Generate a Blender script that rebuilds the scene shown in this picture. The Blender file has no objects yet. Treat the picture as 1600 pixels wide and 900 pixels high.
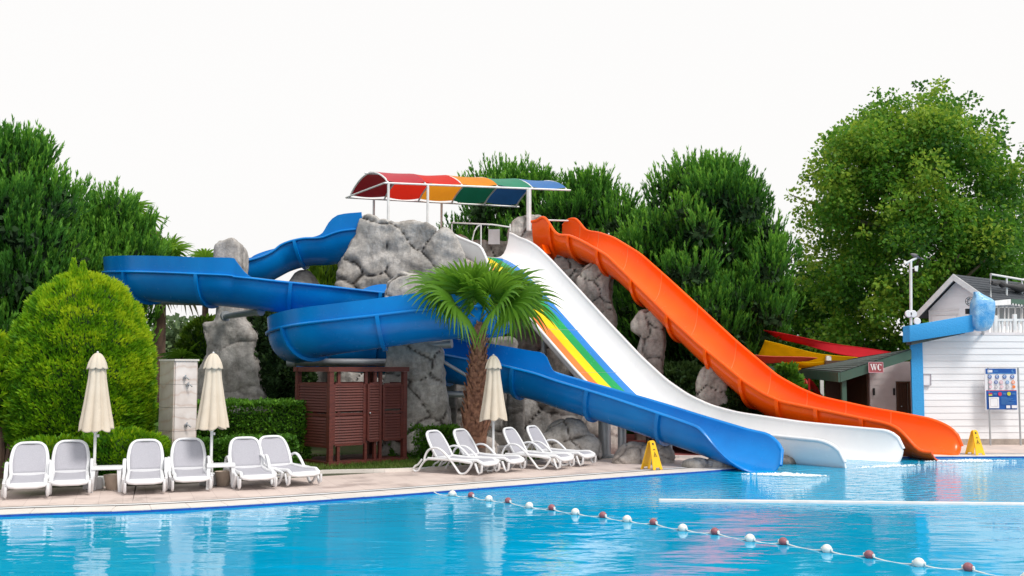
import bpy, bmesh, math, random
import numpy as np
from mathutils import Vector, Matrix, noise, kdtree

R = math.radians
PI = math.pi
random.seed(7)
rng = np.random.default_rng(11)
sc = bpy.context.scene
col = sc.collection

# ------------------------------------------------------------------ camera
FPX = 1650.0                      # focal length in pixels of a 1600 px wide picture
PITCH = math.atan(125.0 / FPX)
CAM = Vector((0, 0, 2.3))
cd = bpy.data.cameras.new('camera')
cd.sensor_width = 36.0
cd.lens = 36.0 * FPX / 1600.0
cd.clip_start = 0.1
cd.clip_end = 2000
cam = bpy.data.objects.new('camera', cd)
cam.location = CAM
cam.rotation_euler = (PI / 2 + PITCH, 0, 0)
col.objects.link(cam)
sc.camera = cam

# ------------------------------------------------------------------ world, sun, exposure
SUN_EL, SUN_AZ = R(52), R(135)     # azimuth clockwise from +Y (north): from the right, behind the camera
sdir = Vector((math.sin(SUN_AZ) * math.cos(SUN_EL), math.cos(SUN_AZ) * math.cos(SUN_EL), math.sin(SUN_EL)))
w = bpy.data.worlds.new('World')
sc.world = w
w.use_nodes = True
nt = w.node_tree
bg = nt.nodes['Background']
sky = nt.nodes.new('ShaderNodeTexSky')
sky.sky_type = 'NISHITA'
sky.sun_disc = False
sky.sun_elevation = SUN_EL
sky.sun_rotation = SUN_AZ
sky.air_density = 1.0
sky.dust_density = 6.0
sky.ozone_density = 1.0
hs = nt.nodes.new('ShaderNodeHueSaturation')
hs.inputs['Saturation'].default_value = 0.35
mx = nt.nodes.new('ShaderNodeMix')
mx.data_type = 'RGBA'
mx.inputs['Factor'].default_value = 0.9          # thin bright overcast veils most of the blue sky
mx.inputs['B'].default_value = (8.3, 8.2, 8.1, 1)
nt.links.new(sky.outputs[0], hs.inputs['Color'])
nt.links.new(hs.outputs[0], mx.inputs['A'])
nt.links.new(mx.outputs['Result'], bg.inputs['Color'])
bg.inputs['Strength'].default_value = 0.1
sd = bpy.data.lights.new('sun', 'SUN')
sd.energy = 2.1
sd.angle = R(16)
sd.color = (1.0, 0.95, 0.88)
sun = bpy.data.objects.new('sun', sd)
sun.rotation_euler = (-sdir).to_track_quat('-Z', 'Y').to_euler()
sun.location = (20, -20, 30)
col.objects.link(sun)
sc.view_settings.view_transform = 'Standard'
sc.view_settings.look = 'None'
sc.view_settings.exposure = 0.35
sc.view_settings.gamma = 1.0
sc.cycles.max_bounces = 8
sc.cycles.diffuse_bounces = 3
sc.cycles.glossy_bounces = 3
sc.cycles.transmission_bounces = 4
sc.cycles.transparent_max_bounces = 8
sc.cycles.use_denoising = True

# ------------------------------------------------------------------ pixel -> place helpers
_c, _s = math.cos(PITCH), math.sin(PITCH)
def ray(px, py):
    xc, yc = (px - 800.0) / FPX, -(py - 450.0) / FPX
    return Vector((xc, _c - _s * yc, _s + _c * yc))
def at(px, py, Y):
    d = ray(px, py)
    return CAM + d * (Y / d.y)
def gnd(px, py, z=0.0):
    d = ray(px, py)
    return CAM + d * ((z - CAM.z) / d.z)
def xof(px, Y, z=2.3):
    return (px - 800.0) / FPX * (Y * _c + (z - 2.3) * _s)
def zof(py, Y):
    return at(800, py, Y).z
def on_line(px, py, P, D):
    """meet the pixel's ray with the upright plane through P along D: (distance along D, height)"""
    d = ray(px, py)
    # CAM + t d = P + s D (x, y)
    det = d.x * (-D[1]) - d.y * (-D[0])
    rx, ry = P[0] - CAM.x, P[1] - CAM.y
    t = (rx * (-D[1]) - ry * (-D[0])) / det
    s = (d.x * ry - d.y * rx) / det
    return s, CAM.z + t * d.z

# ------------------------------------------------------------------ materials
def _nodes(name):
    m = bpy.data.materials.new(name)
    m.use_nodes = True
    t = m.node_tree
    b = t.nodes['Principled BSDF']
    return m, t, b
def _noise(t, scale, detail=4, rough=0.55, vec=None, stretch=None):
    n = t.nodes.new('ShaderNodeTexNoise')
    n.inputs['Scale'].default_value = scale
    n.inputs['Detail'].default_value = detail
    n.inputs['Roughness'].default_value = rough
    tc = t.nodes.new('ShaderNodeTexCoord')
    if stretch:
        mp = t.nodes.new('ShaderNodeMapping')
        mp.inputs['Scale'].default_value = stretch
        t.links.new(tc.outputs['Object'], mp.inputs[0])
        t.links.new(mp.outputs[0], n.inputs['Vector'])
    else:
        t.links.new(tc.outputs['Object'], n.inputs['Vector'])
    return n
def _ramp(t, src, stops):
    r = t.nodes.new('ShaderNodeValToRGB')
    e = r.color_ramp.elements
    while len(e) < len(stops):
        e.new(0.5)
    for k, (p, c) in enumerate(stops):
        e[k].position = p
        e[k].color = (*c, 1)
    t.links.new(src, r.inputs[0])
    return r
def mat(name, c, rough=0.5, c2=None, scale=3.0, bump=0.0, bscale=30.0, metal=0.0, spec=0.5, coat=0.0, lo=.35, hi=.65, stretch=None, detail=4):
    m, t, b = _nodes(name)
    b.inputs['Roughness'].default_value = rough
    b.inputs['Metallic'].default_value = metal
    b.inputs['Specular IOR Level'].default_value = spec
    b.inputs['Coat Weight'].default_value = coat
    if c2 is None:
        c2 = tuple(x * 0.86 for x in c)
    n = _noise(t, scale, detail, stretch=stretch)
    r = _ramp(t, n.outputs['Fac'], [(lo, c2), (hi, c)])
    t.links.new(r.outputs[0], b.inputs['Base Color'])
    if bump:
        n2 = _noise(t, bscale, 3)
        bp = t.nodes.new('ShaderNodeBump')
        bp.inputs['Strength'].default_value = bump
        bp.inputs['Distance'].default_value = 0.02
        t.links.new(n2.outputs['Fac'], bp.inputs['Height'])
        t.links.new(bp.outputs[0], b.inputs['Normal'])
    return m
def plastic(name, c, c2=None, rough=0.13):
    """moulded glass-fibre: smooth, faded in patches and water-streaked"""
    m, t, b = _nodes(name)
    b.inputs['Coat Weight'].default_value = 0.06
    b.inputs['Coat Roughness'].default_value = 0.25
    b.inputs['Specular IOR Level'].default_value = 0.3
    n = _noise(t, 0.9, 5)
    r = _ramp(t, n.outputs['Fac'], [(0.35, c2 or tuple(x * .82 for x in c)), (0.65, c)])
    t.links.new(r.outputs[0], b.inputs['Base Color'])
    n2 = _noise(t, 5.0, 4)
    rr = t.nodes.new('ShaderNodeMapRange')
    rr.inputs['To Min'].default_value = rough
    rr.inputs['To Max'].default_value = rough + .22
    t.links.new(n2.outputs['Fac'], rr.inputs['Value'])
    t.links.new(rr.outputs[0], b.inputs['Roughness'])
    return m
def leaf_mat(name, dark, mid, light, trans=0.35, rough=0.55):
    m = bpy.data.materials.new(name)
    m.use_nodes = True
    t = m.node_tree
    out = t.nodes['Material Output']
    b = t.nodes['Principled BSDF']
    a = t.nodes.new('ShaderNodeAttribute')
    a.attribute_name = 'tint'
    r = _ramp(t, a.outputs['Fac'], [(0.0, dark), (0.5, mid), (1.0, light)])
    b.inputs['Roughness'].default_value = rough
    b.inputs['Specular IOR Level'].default_value = 0.3
    t.links.new(r.outputs[0], b.inputs['Base Color'])
    tr = t.nodes.new('ShaderNodeBsdfTranslucent')
    hsv = t.nodes.new('ShaderNodeHueSaturation')
    hsv.inputs['Value'].default_value = 1.5
    hsv.inputs['Hue'].default_value = 0.485
    t.links.new(r.outputs[0], hsv.inputs['Color'])
    t.links.new(hsv.outputs[0], tr.inputs['Color'])
    ms = t.nodes.new('ShaderNodeMixShader')
    ms.inputs[0].default_value = trans
    t.links.new(b.outputs[0], ms.inputs[1])
    t.links.new(tr.outputs[0], ms.inputs[2])
    t.links.new(ms.outputs[0], out.inputs['Surface'])
    return m
def cloth_mat(name, c, c2=None, trans=0.3, spec=.15):
    m, t, b = _nodes(name)
    out = t.nodes['Material Output']
    b.inputs['Roughness'].default_value = 0.85 if spec < .3 else .5
    b.inputs['Specular IOR Level'].default_value = spec
    n = _noise(t, 2.5, 5)
    r = _ramp(t, n.outputs['Fac'], [(0.3, c2 or tuple(x * .85 for x in c)), (0.7, c)])
    t.links.new(r.outputs[0], b.inputs['Base Color'])
    tr = t.nodes.new('ShaderNodeBsdfTranslucent')
    t.links.new(r.outputs[0], tr.inputs['Color'])
    ms = t.nodes.new('ShaderNodeMixShader')
    ms.inputs[0].default_value = trans
    t.links.new(b.outputs[0], ms.inputs[1])
    t.links.new(tr.outputs[0], ms.inputs[2])
    t.links.new(ms.outputs[0], out.inputs['Surface'])
    return m
def rock_mat(name, cols, scale=1.0):
    m, t, b = _nodes(name)
    b.inputs['Roughness'].default_value = 0.9
    b.inputs['Specular IOR Level'].default_value = 0.2
    n = _noise(t, 1.3 * scale, 8, 0.65)
    r = _ramp(t, n.outputs['Fac'], [(0.30, cols[0]), (0.47, cols[1]), (0.62, cols[2]), (0.78, cols[3])])
    n2 = _noise(t, 9 * scale, 6, 0.7)
    r2 = _ramp(t, n2.outputs['Fac'], [(0.3, (.45, .45, .46)), (0.6, (1.0, 1.0, 1.0))])
    mm = t.nodes.new('ShaderNodeMix')
    mm.data_type = 'RGBA'
    mm.blend_type = 'MULTIPLY'
    mm.inputs['Factor'].default_value = 0.75
    t.links.new(r.outputs[0], mm.inputs['A'])
    t.links.new(r2.outputs[0], mm.inputs['B'])
    # rain streaks running down
    n3 = _noise(t, 3.0, 4, stretch=(1.6, 1.6, 0.18))
    r3 = _ramp(t, n3.outputs['Fac'], [(0.42, (.62, .6, .58)), (0.56, (1, 1, 1))])
    m3 = t.nodes.new('ShaderNodeMix')
    m3.data_type = 'RGBA'
    m3.blend_type = 'MULTIPLY'
    m3.inputs['Factor'].default_value = 0.45
    t.links.new(mm.outputs['Result'], m3.inputs['A'])
    t.links.new(r3.outputs[0], m3.inputs['B'])
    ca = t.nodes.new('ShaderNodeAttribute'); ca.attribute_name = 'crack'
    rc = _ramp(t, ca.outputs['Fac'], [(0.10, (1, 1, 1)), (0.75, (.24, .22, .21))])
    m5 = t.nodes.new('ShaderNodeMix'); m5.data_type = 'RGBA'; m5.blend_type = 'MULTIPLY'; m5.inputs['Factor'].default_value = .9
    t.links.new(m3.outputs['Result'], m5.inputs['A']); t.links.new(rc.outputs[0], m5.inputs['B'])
    t.links.new(m5.outputs['Result'], b.inputs['Base Color'])
    bp = t.nodes.new('ShaderNodeBump')
    bp.inputs['Strength'].default_value = 0.7
    bp.inputs['Distance'].default_value = 0.04
    n4 = _noise(t, 14 * scale, 8, 0.7)
    t.links.new(n4.outputs['Fac'], bp.inputs['Height'])
    t.links.new(bp.outputs[0], b.inputs['Normal'])
    return m

M = {}
M['blue'] = plastic('blue_fibreglass', (0.001, 0.225, 0.64), (0.001, 0.17, 0.53))
M['orange'] = plastic('orange_fibreglass', (0.95, 0.115, 0.002), (0.88, 0.092, 0.002))
M['white_slide'] = plastic('white_fibreglass', (0.82, 0.83, 0.85), (0.76, 0.77, 0.8))
M['s_orange'] = plastic('stripe_orange', (0.85, 0.22, 0.06))
M['s_yellow'] = plastic('stripe_yellow', (0.93, 0.68, 0.02))
M['s_green'] = plastic('stripe_green', (0.01, 0.36, 0.10))
M['s_blue'] = plastic('stripe_blue', (0.01, 0.22, 0.66))
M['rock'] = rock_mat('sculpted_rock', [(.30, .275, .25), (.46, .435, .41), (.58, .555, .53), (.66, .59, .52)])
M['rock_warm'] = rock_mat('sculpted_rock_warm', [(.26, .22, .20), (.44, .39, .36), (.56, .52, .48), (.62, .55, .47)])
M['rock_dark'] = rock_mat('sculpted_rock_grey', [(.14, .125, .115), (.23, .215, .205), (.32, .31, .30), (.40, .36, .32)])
M['steel'] = mat('galvanised_steel', (.42, .44, .46), .45, metal=.5, scale=6)
M['white_metal'] = mat('white_painted_steel', (.78, .78, .78), .4, scale=5)
M['white_plastic'] = mat('white_resin', (.80, .81, .83), .35, c2=(.74, .75, .78), scale=4)
M['sling'] = mat('grey_mesh_fabric', (.43, .43, .48), .8, c2=(.38, .38, .43), scale=60, bump=.3, bscale=180, spec=.2)
M['cream'] = cloth_mat('cream_canvas', (.76, .67, .56), (.66, .57, .46), .12)
M['wood'] = mat('red_brown_stained_wood', (.125, .026, .018), .55, c2=(.075, .016, .013), scale=5, bump=.3, bscale=40, stretch=(1, 1, 6))
M['wood_door'] = mat('brown_door_wood', (.10, .045, .025), .5, scale=4, stretch=(6, 6, 1))
M['lawn'] = mat('lawn_soil', (.055, .10, .018), .95, c2=(.10, .095, .04), scale=3)
M['soil'] = mat('ground_soil', (.09, .085, .05), .95, c2=(.05, .06, .03), scale=.6)
M['deck'] = mat('pinkish_deck_tile', (.62, .52, .475), .6, c2=(.54, .45, .405), scale=1.6, bump=.1)
def deck_mat():
    m, t, b = _nodes('pinkish_deck_tile')
    tc = t.nodes.new('ShaderNodeTexCoord')
    mp = t.nodes.new('ShaderNodeMapping'); mp.inputs['Rotation'].default_value = (0, 0, R(-20))
    t.links.new(tc.outputs['Object'], mp.inputs[0])
    br = t.nodes.new('ShaderNodeTexBrick')
    br.inputs['Scale'].default_value = 2.6; br.inputs['Mortar Size'].default_value = .012; br.inputs['Row Height'].default_value = 1.0; br.inputs['Brick Width'].default_value = 1.0; br.offset = 0
    br.inputs['Color1'].default_value = (.63, .53, .485, 1); br.inputs['Color2'].default_value = (.58, .48, .44, 1); br.inputs['Mortar'].default_value = (.45, .37, .34, 1)
    t.links.new(mp.outputs[0], br.inputs['Vector'])
    n = _noise(t, .9, 6, .65)
    r = _ramp(t, n.outputs['Fac'], [(.34, (.74, .73, .74)), (.50, (1, 1, 1))])
    mm = t.nodes.new('ShaderNodeMix'); mm.data_type = 'RGBA'; mm.blend_type = 'MULTIPLY'; mm.inputs['Factor'].default_value = .8
    t.links.new(br.outputs['Color'], mm.inputs['A']); t.links.new(r.outputs[0], mm.inputs['B'])
    t.links.new(mm.outputs['Result'], b.inputs['Base Color'])
    rr = t.nodes.new('ShaderNodeMapRange'); rr.inputs['From Min'].default_value = .35; rr.inputs['From Max'].default_value = .5
    rr.inputs['To Min'].default_value = .28; rr.inputs['To Max'].default_value = .65
    t.links.new(n.outputs['Fac'], rr.inputs['Value']); t.links.new(rr.outputs[0], b.inputs['Roughness'])
    return m
M['deck'] = deck_mat()
M['coping'] = mat('pale_coping_stone', (.70, .655, .62), .6, c2=(.63, .585, .55), scale=2.2)
M['grate_grey'] = mat('grey_joint_strip', (.25, .235, .225), .7)
M['grate_white'] = mat('white_overflow_grate', (.74, .74, .75), .45)
M['tile_blue'] = mat('blue_waterline_tile', (.008, .085, .42), .3, c2=(.006, .06, .33), scale=8)
M['red_paving'] = mat('red_rubber_paving', (.24, .055, .05), .85, c2=(.19, .045, .04), scale=2)
M['bark'] = mat('pine_bark', (.17, .105, .075), .9, c2=(.07, .045, .035), scale=7, bump=.8, bscale=12, stretch=(1, 1, .3))
M['bark_grey'] = mat('plane_bark', (.26, .22, .17), .85, c2=(.14, .115, .085), scale=5, bump=.5, bscale=12)
M['palm_bark'] = mat('palm_boot_brown', (.40, .20, .12), .85, c2=(.17, .075, .05), scale=11, bump=.5, bscale=25)
M['palm_base'] = mat('palm_base_grey', (.25, .19, .165), .9, c2=(.17, .13, .11), scale=5, bump=.6, bscale=20, stretch=(1, 1, 2.5))
M['pine'] = leaf_mat('pine_needles', (.016, .07, .010), (.06, .215, .022), (.20, .45, .045), .35)
M['pine_dark'] = leaf_mat('pine_needles_dark', (.008, .032, .010), (.02, .075, .016), (.05, .14, .028), .2)
M['plane'] = leaf_mat('plane_leaves', (.022, .095, .012), (.085, .25, .022), (.30, .42, .045), .45)
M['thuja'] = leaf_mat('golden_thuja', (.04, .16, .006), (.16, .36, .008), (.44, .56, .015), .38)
M['thuja_dark'] = leaf_mat('green_thuja', (.03, .09, .008), (.06, .15, .01), (.13, .24, .015), .3)
M['hedge'] = leaf_mat('hedge_leaves', (.03, .10, .01), (.06, .18, .015), (.13, .30, .02), .3)
M['ivy'] = leaf_mat('dark_shrub_leaves', (.012, .035, .010), (.022, .055, .014), (.05, .10, .022), .2)
M['palmleaf'] = leaf_mat('fan_palm_leaf', (.05, .15, .012), (.12, .28, .022), (.30, .45, .07), .45, .42)
M['palmdry'] = leaf_mat('dry_palm_leaf', (.16, .12, .05), (.12, .15, .05), (.10, .17, .04), .3)
M['far'] = leaf_mat('distant_leaves', (.05, .10, .045), (.09, .15, .065), (.14, .21, .09), .3)  # greyed and paler: distance haze put into the leaf colour
M['grass'] = leaf_mat('grass_blades', (.045, .10, .012), (.08, .15, .02), (.16, .19, .05), .3)
M['core'] = mat('dark_filler', (.022, .065, .014), .95, c2=(.014, .038, .010), scale=6)  # dark green for the added fillers inside the foliage
M['petiole'] = mat('palm_petiole', (.16, .25, .05), .5, c2=(.20, .20, .06), scale=5)
M['marble_dark'] = None
M['yellow'] = mat('yellow_sign_plastic', (.88, .52, .008), .35, c2=(.84, .46, .006), scale=5)
M['black'] = mat('black_print', (.015, .015, .018), .5)
M['pot'] = mat('beige_pot', (.58, .48, .39), .6, scale=5)
M['siding'] = mat('white_painted_boards', (.80, .81, .84), .5, c2=(.74, .745, .77), scale=1.6, bump=.15, bscale=12, stretch=(.3, 1, 4))
M['wc_wall'] = mat('pinkish_white_boards', (.80, .75, .76), .6, scale=2)
M['stone_base'] = mat('stone_plinth', (.42, .36, .32), .8, c2=(.30, .26, .23), scale=6, bump=.5)
M['turq'] = mat('sky_blue_paint', (.03, .33, .70), .6, c2=(.025, .28, .62), scale=30, bump=.5, bscale=25)
M['wrap'] = None
M['shingle'] = mat('dark_green_shingle', (.075, .095, .09), .8, c2=(.045, .06, .055), scale=9, bump=.8, bscale=16)
M['slate'] = mat('dark_slate_roof', (.05, .058, .072), .75, c2=(.032, .038, .048), scale=12, bump=.6, bscale=30)
M['green_paint'] = mat('dark_green_timber', (.045, .105, .075), .6)
M['wcsign'] = mat('maroon_sign', (.32, .07, .08), .5)
M['letter'] = mat('white_lettering', (.82, .82, .82), .5)
M['dark'] = mat('dark_interior', (.02, .016, .015), .8)
M['glass'] = mat('dark_window_glass', (.035, .05, .06), .08, spec=.6)
M['sail_red'] = cloth_mat('red_sail', (.70, .03, .045), trans=.5)
M['sail_yellow'] = cloth_mat('yellow_sail', (.95, .66, .015), trans=.6)
M['sail_salmon'] = cloth_mat('salmon_sail', (.80, .17, .11), trans=.4)
M['sail_orange'] = cloth_mat('orange_sail', (.75, .25, .03), trans=.4)
M['teal'] = cloth_mat('teal_sheet', (.01, .28, .27), trans=.3)
M['c_red'] = cloth_mat('crimson_canopy_cloth', (.42, .015, .03), trans=.06, spec=.4)
M['c_scarlet'] = cloth_mat('scarlet_canopy_cloth', (.85, .03, .015), (.78, .03, .015), trans=.45, spec=.4)
M['c_orange'] = cloth_mat('orange_canopy_cloth', (.95, .36, .02), (.9, .32, .02), trans=.45, spec=.4)
M['c_green'] = cloth_mat('green_canopy_cloth', (.012, .22, .12), trans=.12, spec=.4)
M['c_blue'] = cloth_mat('blue_canopy_cloth', (.03, .15, .42), trans=.1, spec=.4)
M['maroon_float'] = mat('faded_maroon_plastic', (.25, .07, .09), .5, c2=(.30, .11, .13), scale=14)
M['white_float'] = mat('white_float_plastic', (.80, .80, .77), .4, c2=(.68, .68, .63), scale=12)
M['rope'] = mat('white_rope', (.75, .75, .72), .8)
M['foam'] = mat('white_foam', (.82, .86, .88), .7, bump=.6, bscale=30)
M['panel_blue'] = mat('panel_blue_print', (.008, .09, .38), .35)
M['panel_white'] = mat('panel_white_print', (.80, .80, .84), .35)
M['pr_red'] = mat('print_red', (.62, .03, .10), .4)
M['pr_yellow'] = mat('print_yellow', (.60, .62, .05), .4)
M['pr_orange'] = mat('print_orange', (.85, .22, .05), .4)
M['pr_pink'] = mat('print_pink', (.72, .42, .48), .4)
M['pr_grey'] = mat('print_grey', (.42, .40, .45), .4)
M['pr_lblue'] = mat('print_light_blue', (.10, .30, .62), .4)
M['chrome'] = mat('chrome', (.55, .56, .58), .2, metal=.9)
M['bird'] = mat('grey_feathers', (.22, .21, .22), .8, c2=(.12, .11, .12), scale=18)
M['red_plastic'] = plastic('red_play_plastic', (.45, .02, .02))
M['green_turf'] = mat('green_turf', (.03, .2, .03), .9)

def marble(name, base, vein):
    m, t, b = _nodes(name)
    b.inputs['Roughness'].default_value = .3
    tc = t.nodes.new('ShaderNodeTexCoord')
    mp = t.nodes.new('ShaderNodeMapping')
    mp.inputs['Rotation'].default_value = (R(12), R(8), 0)
    t.links.new(tc.outputs['Object'], mp.inputs[0])
    wv = t.nodes.new('ShaderNodeTexWave')
    wv.bands_direction = 'Z'
    wv.inputs['Scale'].default_value = 1.3
    wv.inputs['Distortion'].default_value = 5
    wv.inputs['Detail'].default_value = 4
    wv.inputs['Detail Scale'].default_value = 1.6
    t.links.new(mp.outputs[0], wv.inputs['Vector'])
    r = _ramp(t, wv.outputs['Fac'], [(0.0, vein), (0.05, tuple(.5 * (a + c) for a, c in zip(base, vein))), (0.13, base), (1.0, tuple(x * 1.06 for x in base))])
    n = _noise(t, 4, 6)
    r2 = _ramp(t, n.outputs['Fac'], [(.3, (.84, .8, .78)), (.65, (1, 1, 1))])
    mm = t.nodes.new('ShaderNodeMix'); mm.data_type = 'RGBA'; mm.blend_type = 'MULTIPLY'
    mm.inputs['Factor'].default_value = 1
    t.links.new(r.outputs[0], mm.inputs['A']); t.links.new(r2.outputs[0], mm.inputs['B'])
    t.links.new(mm.outputs['Result'], b.inputs['Base Color'])
    return m
M['marble'] = marble('shaded_veined_marble', (.53, .47, .43), (.50, .40, .34))  # shade of the darker faces painted into this copy of the marble
M['marble_sunlit'] = marble('sunlit_veined_marble', (.70, .65, .63), (.62, .53, .49))  # paler copy for the sunlit face, its light painted into the colour

def wrap_mat():
    m, t, b = _nodes('bubble_wrap_over_blue')
    b.inputs['Roughness'].default_value = .4
    b.inputs['Coat Weight'].default_value = .15
    n = _noise(t, 3.5, 5)
    r = _ramp(t, n.outputs['Fac'], [(.38, (.04, .30, .66)), (.62, (.30, .55, .78))])
    t.links.new(r.outputs[0], b.inputs['Base Color'])
    v = t.nodes.new('ShaderNodeTexVoronoi'); v.inputs['Scale'].default_value = 40
    tc = t.nodes.new('ShaderNodeTexCoord'); t.links.new(tc.outputs['Object'], v.inputs['Vector'])
    bp = t.nodes.new('ShaderNodeBump'); bp.inputs['Strength'].default_value = .5; bp.inputs['Distance'].default_value = .02
    t.links.new(v.outputs['Distance'], bp.inputs['Height']); t.links.new(bp.outputs[0], b.inputs['Normal'])
    return m
M['wrap'] = wrap_mat()

def water_mat():
    m, t, b = _nodes('pool_water')
    tc = t.nodes.new('ShaderNodeTexCoord')
    b.inputs['IOR'].default_value = 1.33
    b.inputs['Roughness'].default_value = 0.03
    b.inputs['Specular IOR Level'].default_value = 0.5
    n = _noise(t, .35, 3)
    r = _ramp(t, n.outputs['Fac'], [(.3, (.0, .31, .555)), (.7, (.0, .365, .615))])
    t.links.new(r.outputs[0], b.inputs['Base Color'])
    # long lazy ripples everywhere, short chop towards the slides
    def wav(scale, stretch, detail):
        mp = t.nodes.new('ShaderNodeMapping'); mp.inputs['Scale'].default_value = stretch
        t.links.new(tc.outputs['Object'], mp.inputs[0])
        k = t.nodes.new('ShaderNodeTexNoise'); k.inputs['Scale'].default_value = scale
        k.inputs['Detail'].default_value = detail; k.inputs['Roughness'].default_value = .5
        k.inputs['Distortion'].default_value = .4
        t.links.new(mp.outputs[0], k.inputs['Vector'])
        return k
    a = wav(1.6, (.55, 1.3, 1), 2)
    c = wav(5.0, (.6, 1.2, 1), 3)
    sx = t.nodes.new('ShaderNodeSeparateXYZ'); t.links.new(tc.outputs['Object'], sx.inputs[0])
    mr = t.nodes.new('ShaderNodeMapRange'); mr.interpolation_type = 'SMOOTHSTEP'
    # chop grows with (y + 0.35 x)
    ad = t.nodes.new('ShaderNodeMath'); ad.operation = 'MULTIPLY_ADD'
    ad.inputs[1].default_value = .25
    t.links.new(sx.outputs['X'], ad.inputs[0]); t.links.new(sx.outputs['Y'], ad.inputs[2])
    mr.inputs['From Min'].default_value = 17.6; mr.inputs['From Max'].default_value = 20.5
    mr.inputs['To Min'].default_value = 0.05; mr.inputs['To Max'].default_value = 1.0
    t.links.new(ad.outputs[0], mr.inputs['Value'])
    mu = t.nodes.new('ShaderNodeMath'); mu.operation = 'MULTIPLY'
    t.links.new(c.outputs['Fac'], mu.inputs[0]); t.links.new(mr.outputs[0], mu.inputs[1])
    b1 = t.nodes.new('ShaderNodeBump'); b1.inputs['Strength'].default_value = .14; b1.inputs['Distance'].default_value = .10
    b2 = t.nodes.new('ShaderNodeBump'); b2.inputs['Strength'].default_value = .52; b2.inputs['Distance'].default_value = .12
    t.links.new(a.outputs['Fac'], b1.inputs['Height'])
    t.links.new(mu.outputs[0], b2.inputs['Height'])
    t.links.new(b1.outputs[0], b2.inputs['Normal'])
    t.links.new(b2.outputs[0], b.inputs['Normal'])
    return m
M['water'] = water_mat()

# ------------------------------------------------------------------ object helpers
def thing(name, label, cat, loc=(0, 0, 0), rz=0.0, group=None, kind=None):
    o = bpy.data.objects.new(name, None)
    o.empty_display_size = .2
    o.location = loc
    o.rotation_euler = (0, 0, rz)
    o['label'] = label
    o['category'] = cat
    if group: o['group'] = group
    if kind: o['kind'] = kind
    col.objects.link(o)
    return o
def tag(o, label, cat, group=None):
    o['label'] = label; o['category'] = cat
    if group: o['group'] = group
    return o
def base_of(parent):
    v = Vector((0, 0, 0))
    while parent is not None:
        v += Vector(parent.location)
        parent = parent.parent
    return v
def obj(name, verts, faces, m, parent=None, smooth=False, world=False, kind=None, label=None):
    """one mesh object; world=True: verts are world coordinates of an unrotated parent"""
    if world and parent is not None:
        bb = base_of(parent)
        verts = [(v[0] - bb.x, v[1] - bb.y, v[2] - bb.z) for v in verts]
    me = bpy.data.meshes.new(name)
    me.from_pydata([tuple(v) for v in verts], [], faces)
    me.materials.append(m)
    if smooth:
        me.polygons.foreach_set('use_smooth', [True] * len(me.polygons))
    o = bpy.data.objects.new(name, me)
    if parent is not None: o.parent = parent
    if kind: o['kind'] = kind
    if label: o['label'] = label
    col.objects.link(o)
    return o
def shade_by_angle(o, ang=35):
    me = o.data
    me.polygons.foreach_set('use_smooth', [True] * len(me.polygons))
    try:
        me.set_sharp_from_angle(angle=R(ang))
    except Exception:
        pass
    return o
def quads(name, V, F, m, parent=None, tint=None, world=False, kind=None, smooth=False):
    """fast mesh from numpy arrays; F is n x k"""
    V = np.asarray(V, dtype=np.float32).reshape(-1, 3)
    F = np.asarray(F, dtype=np.int32)
    if world and parent is not None:
        bb = base_of(parent)
        V = V - np.array((bb.x, bb.y, bb.z), dtype=np.float32)
    me = bpy.data.meshes.new(name)
    n, k = F.shape
    me.vertices.add(len(V)); me.vertices.foreach_set('co', V.ravel())
    me.loops.add(n * k); me.loops.foreach_set('vertex_index', F.ravel())
    me.polygons.add(n)
    me.polygons.foreach_set('loop_start', np.arange(0, n * k, k, dtype=np.int32))
    try:
        me.polygons.foreach_set('loop_total', np.full(n, k, dtype=np.int32))
    except Exception:
        pass
    me.update(calc_edges=True)
    if tint is not None:
        a = me.attributes.new('tint', 'FLOAT', 'FACE')
        a.data.foreach_set('value', np.clip(np.asarray(tint, dtype=np.float32), 0, 1))
    if smooth:
        me.polygons.foreach_set('use_smooth', np.ones(n, dtype=bool))
    me.materials.append(m)
    o = bpy.data.objects.new(name, me)
    if parent is not None: o.parent = parent
    if kind: o['kind'] = kind
    col.objects.link(o)
    return o
def copy_tree(o, parent=None):
    c = o.copy()
    col.objects.link(c)
    if parent is not None: c.parent = parent
    for ch in list(o.children):
        copy_tree(ch, c)
    return c

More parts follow.
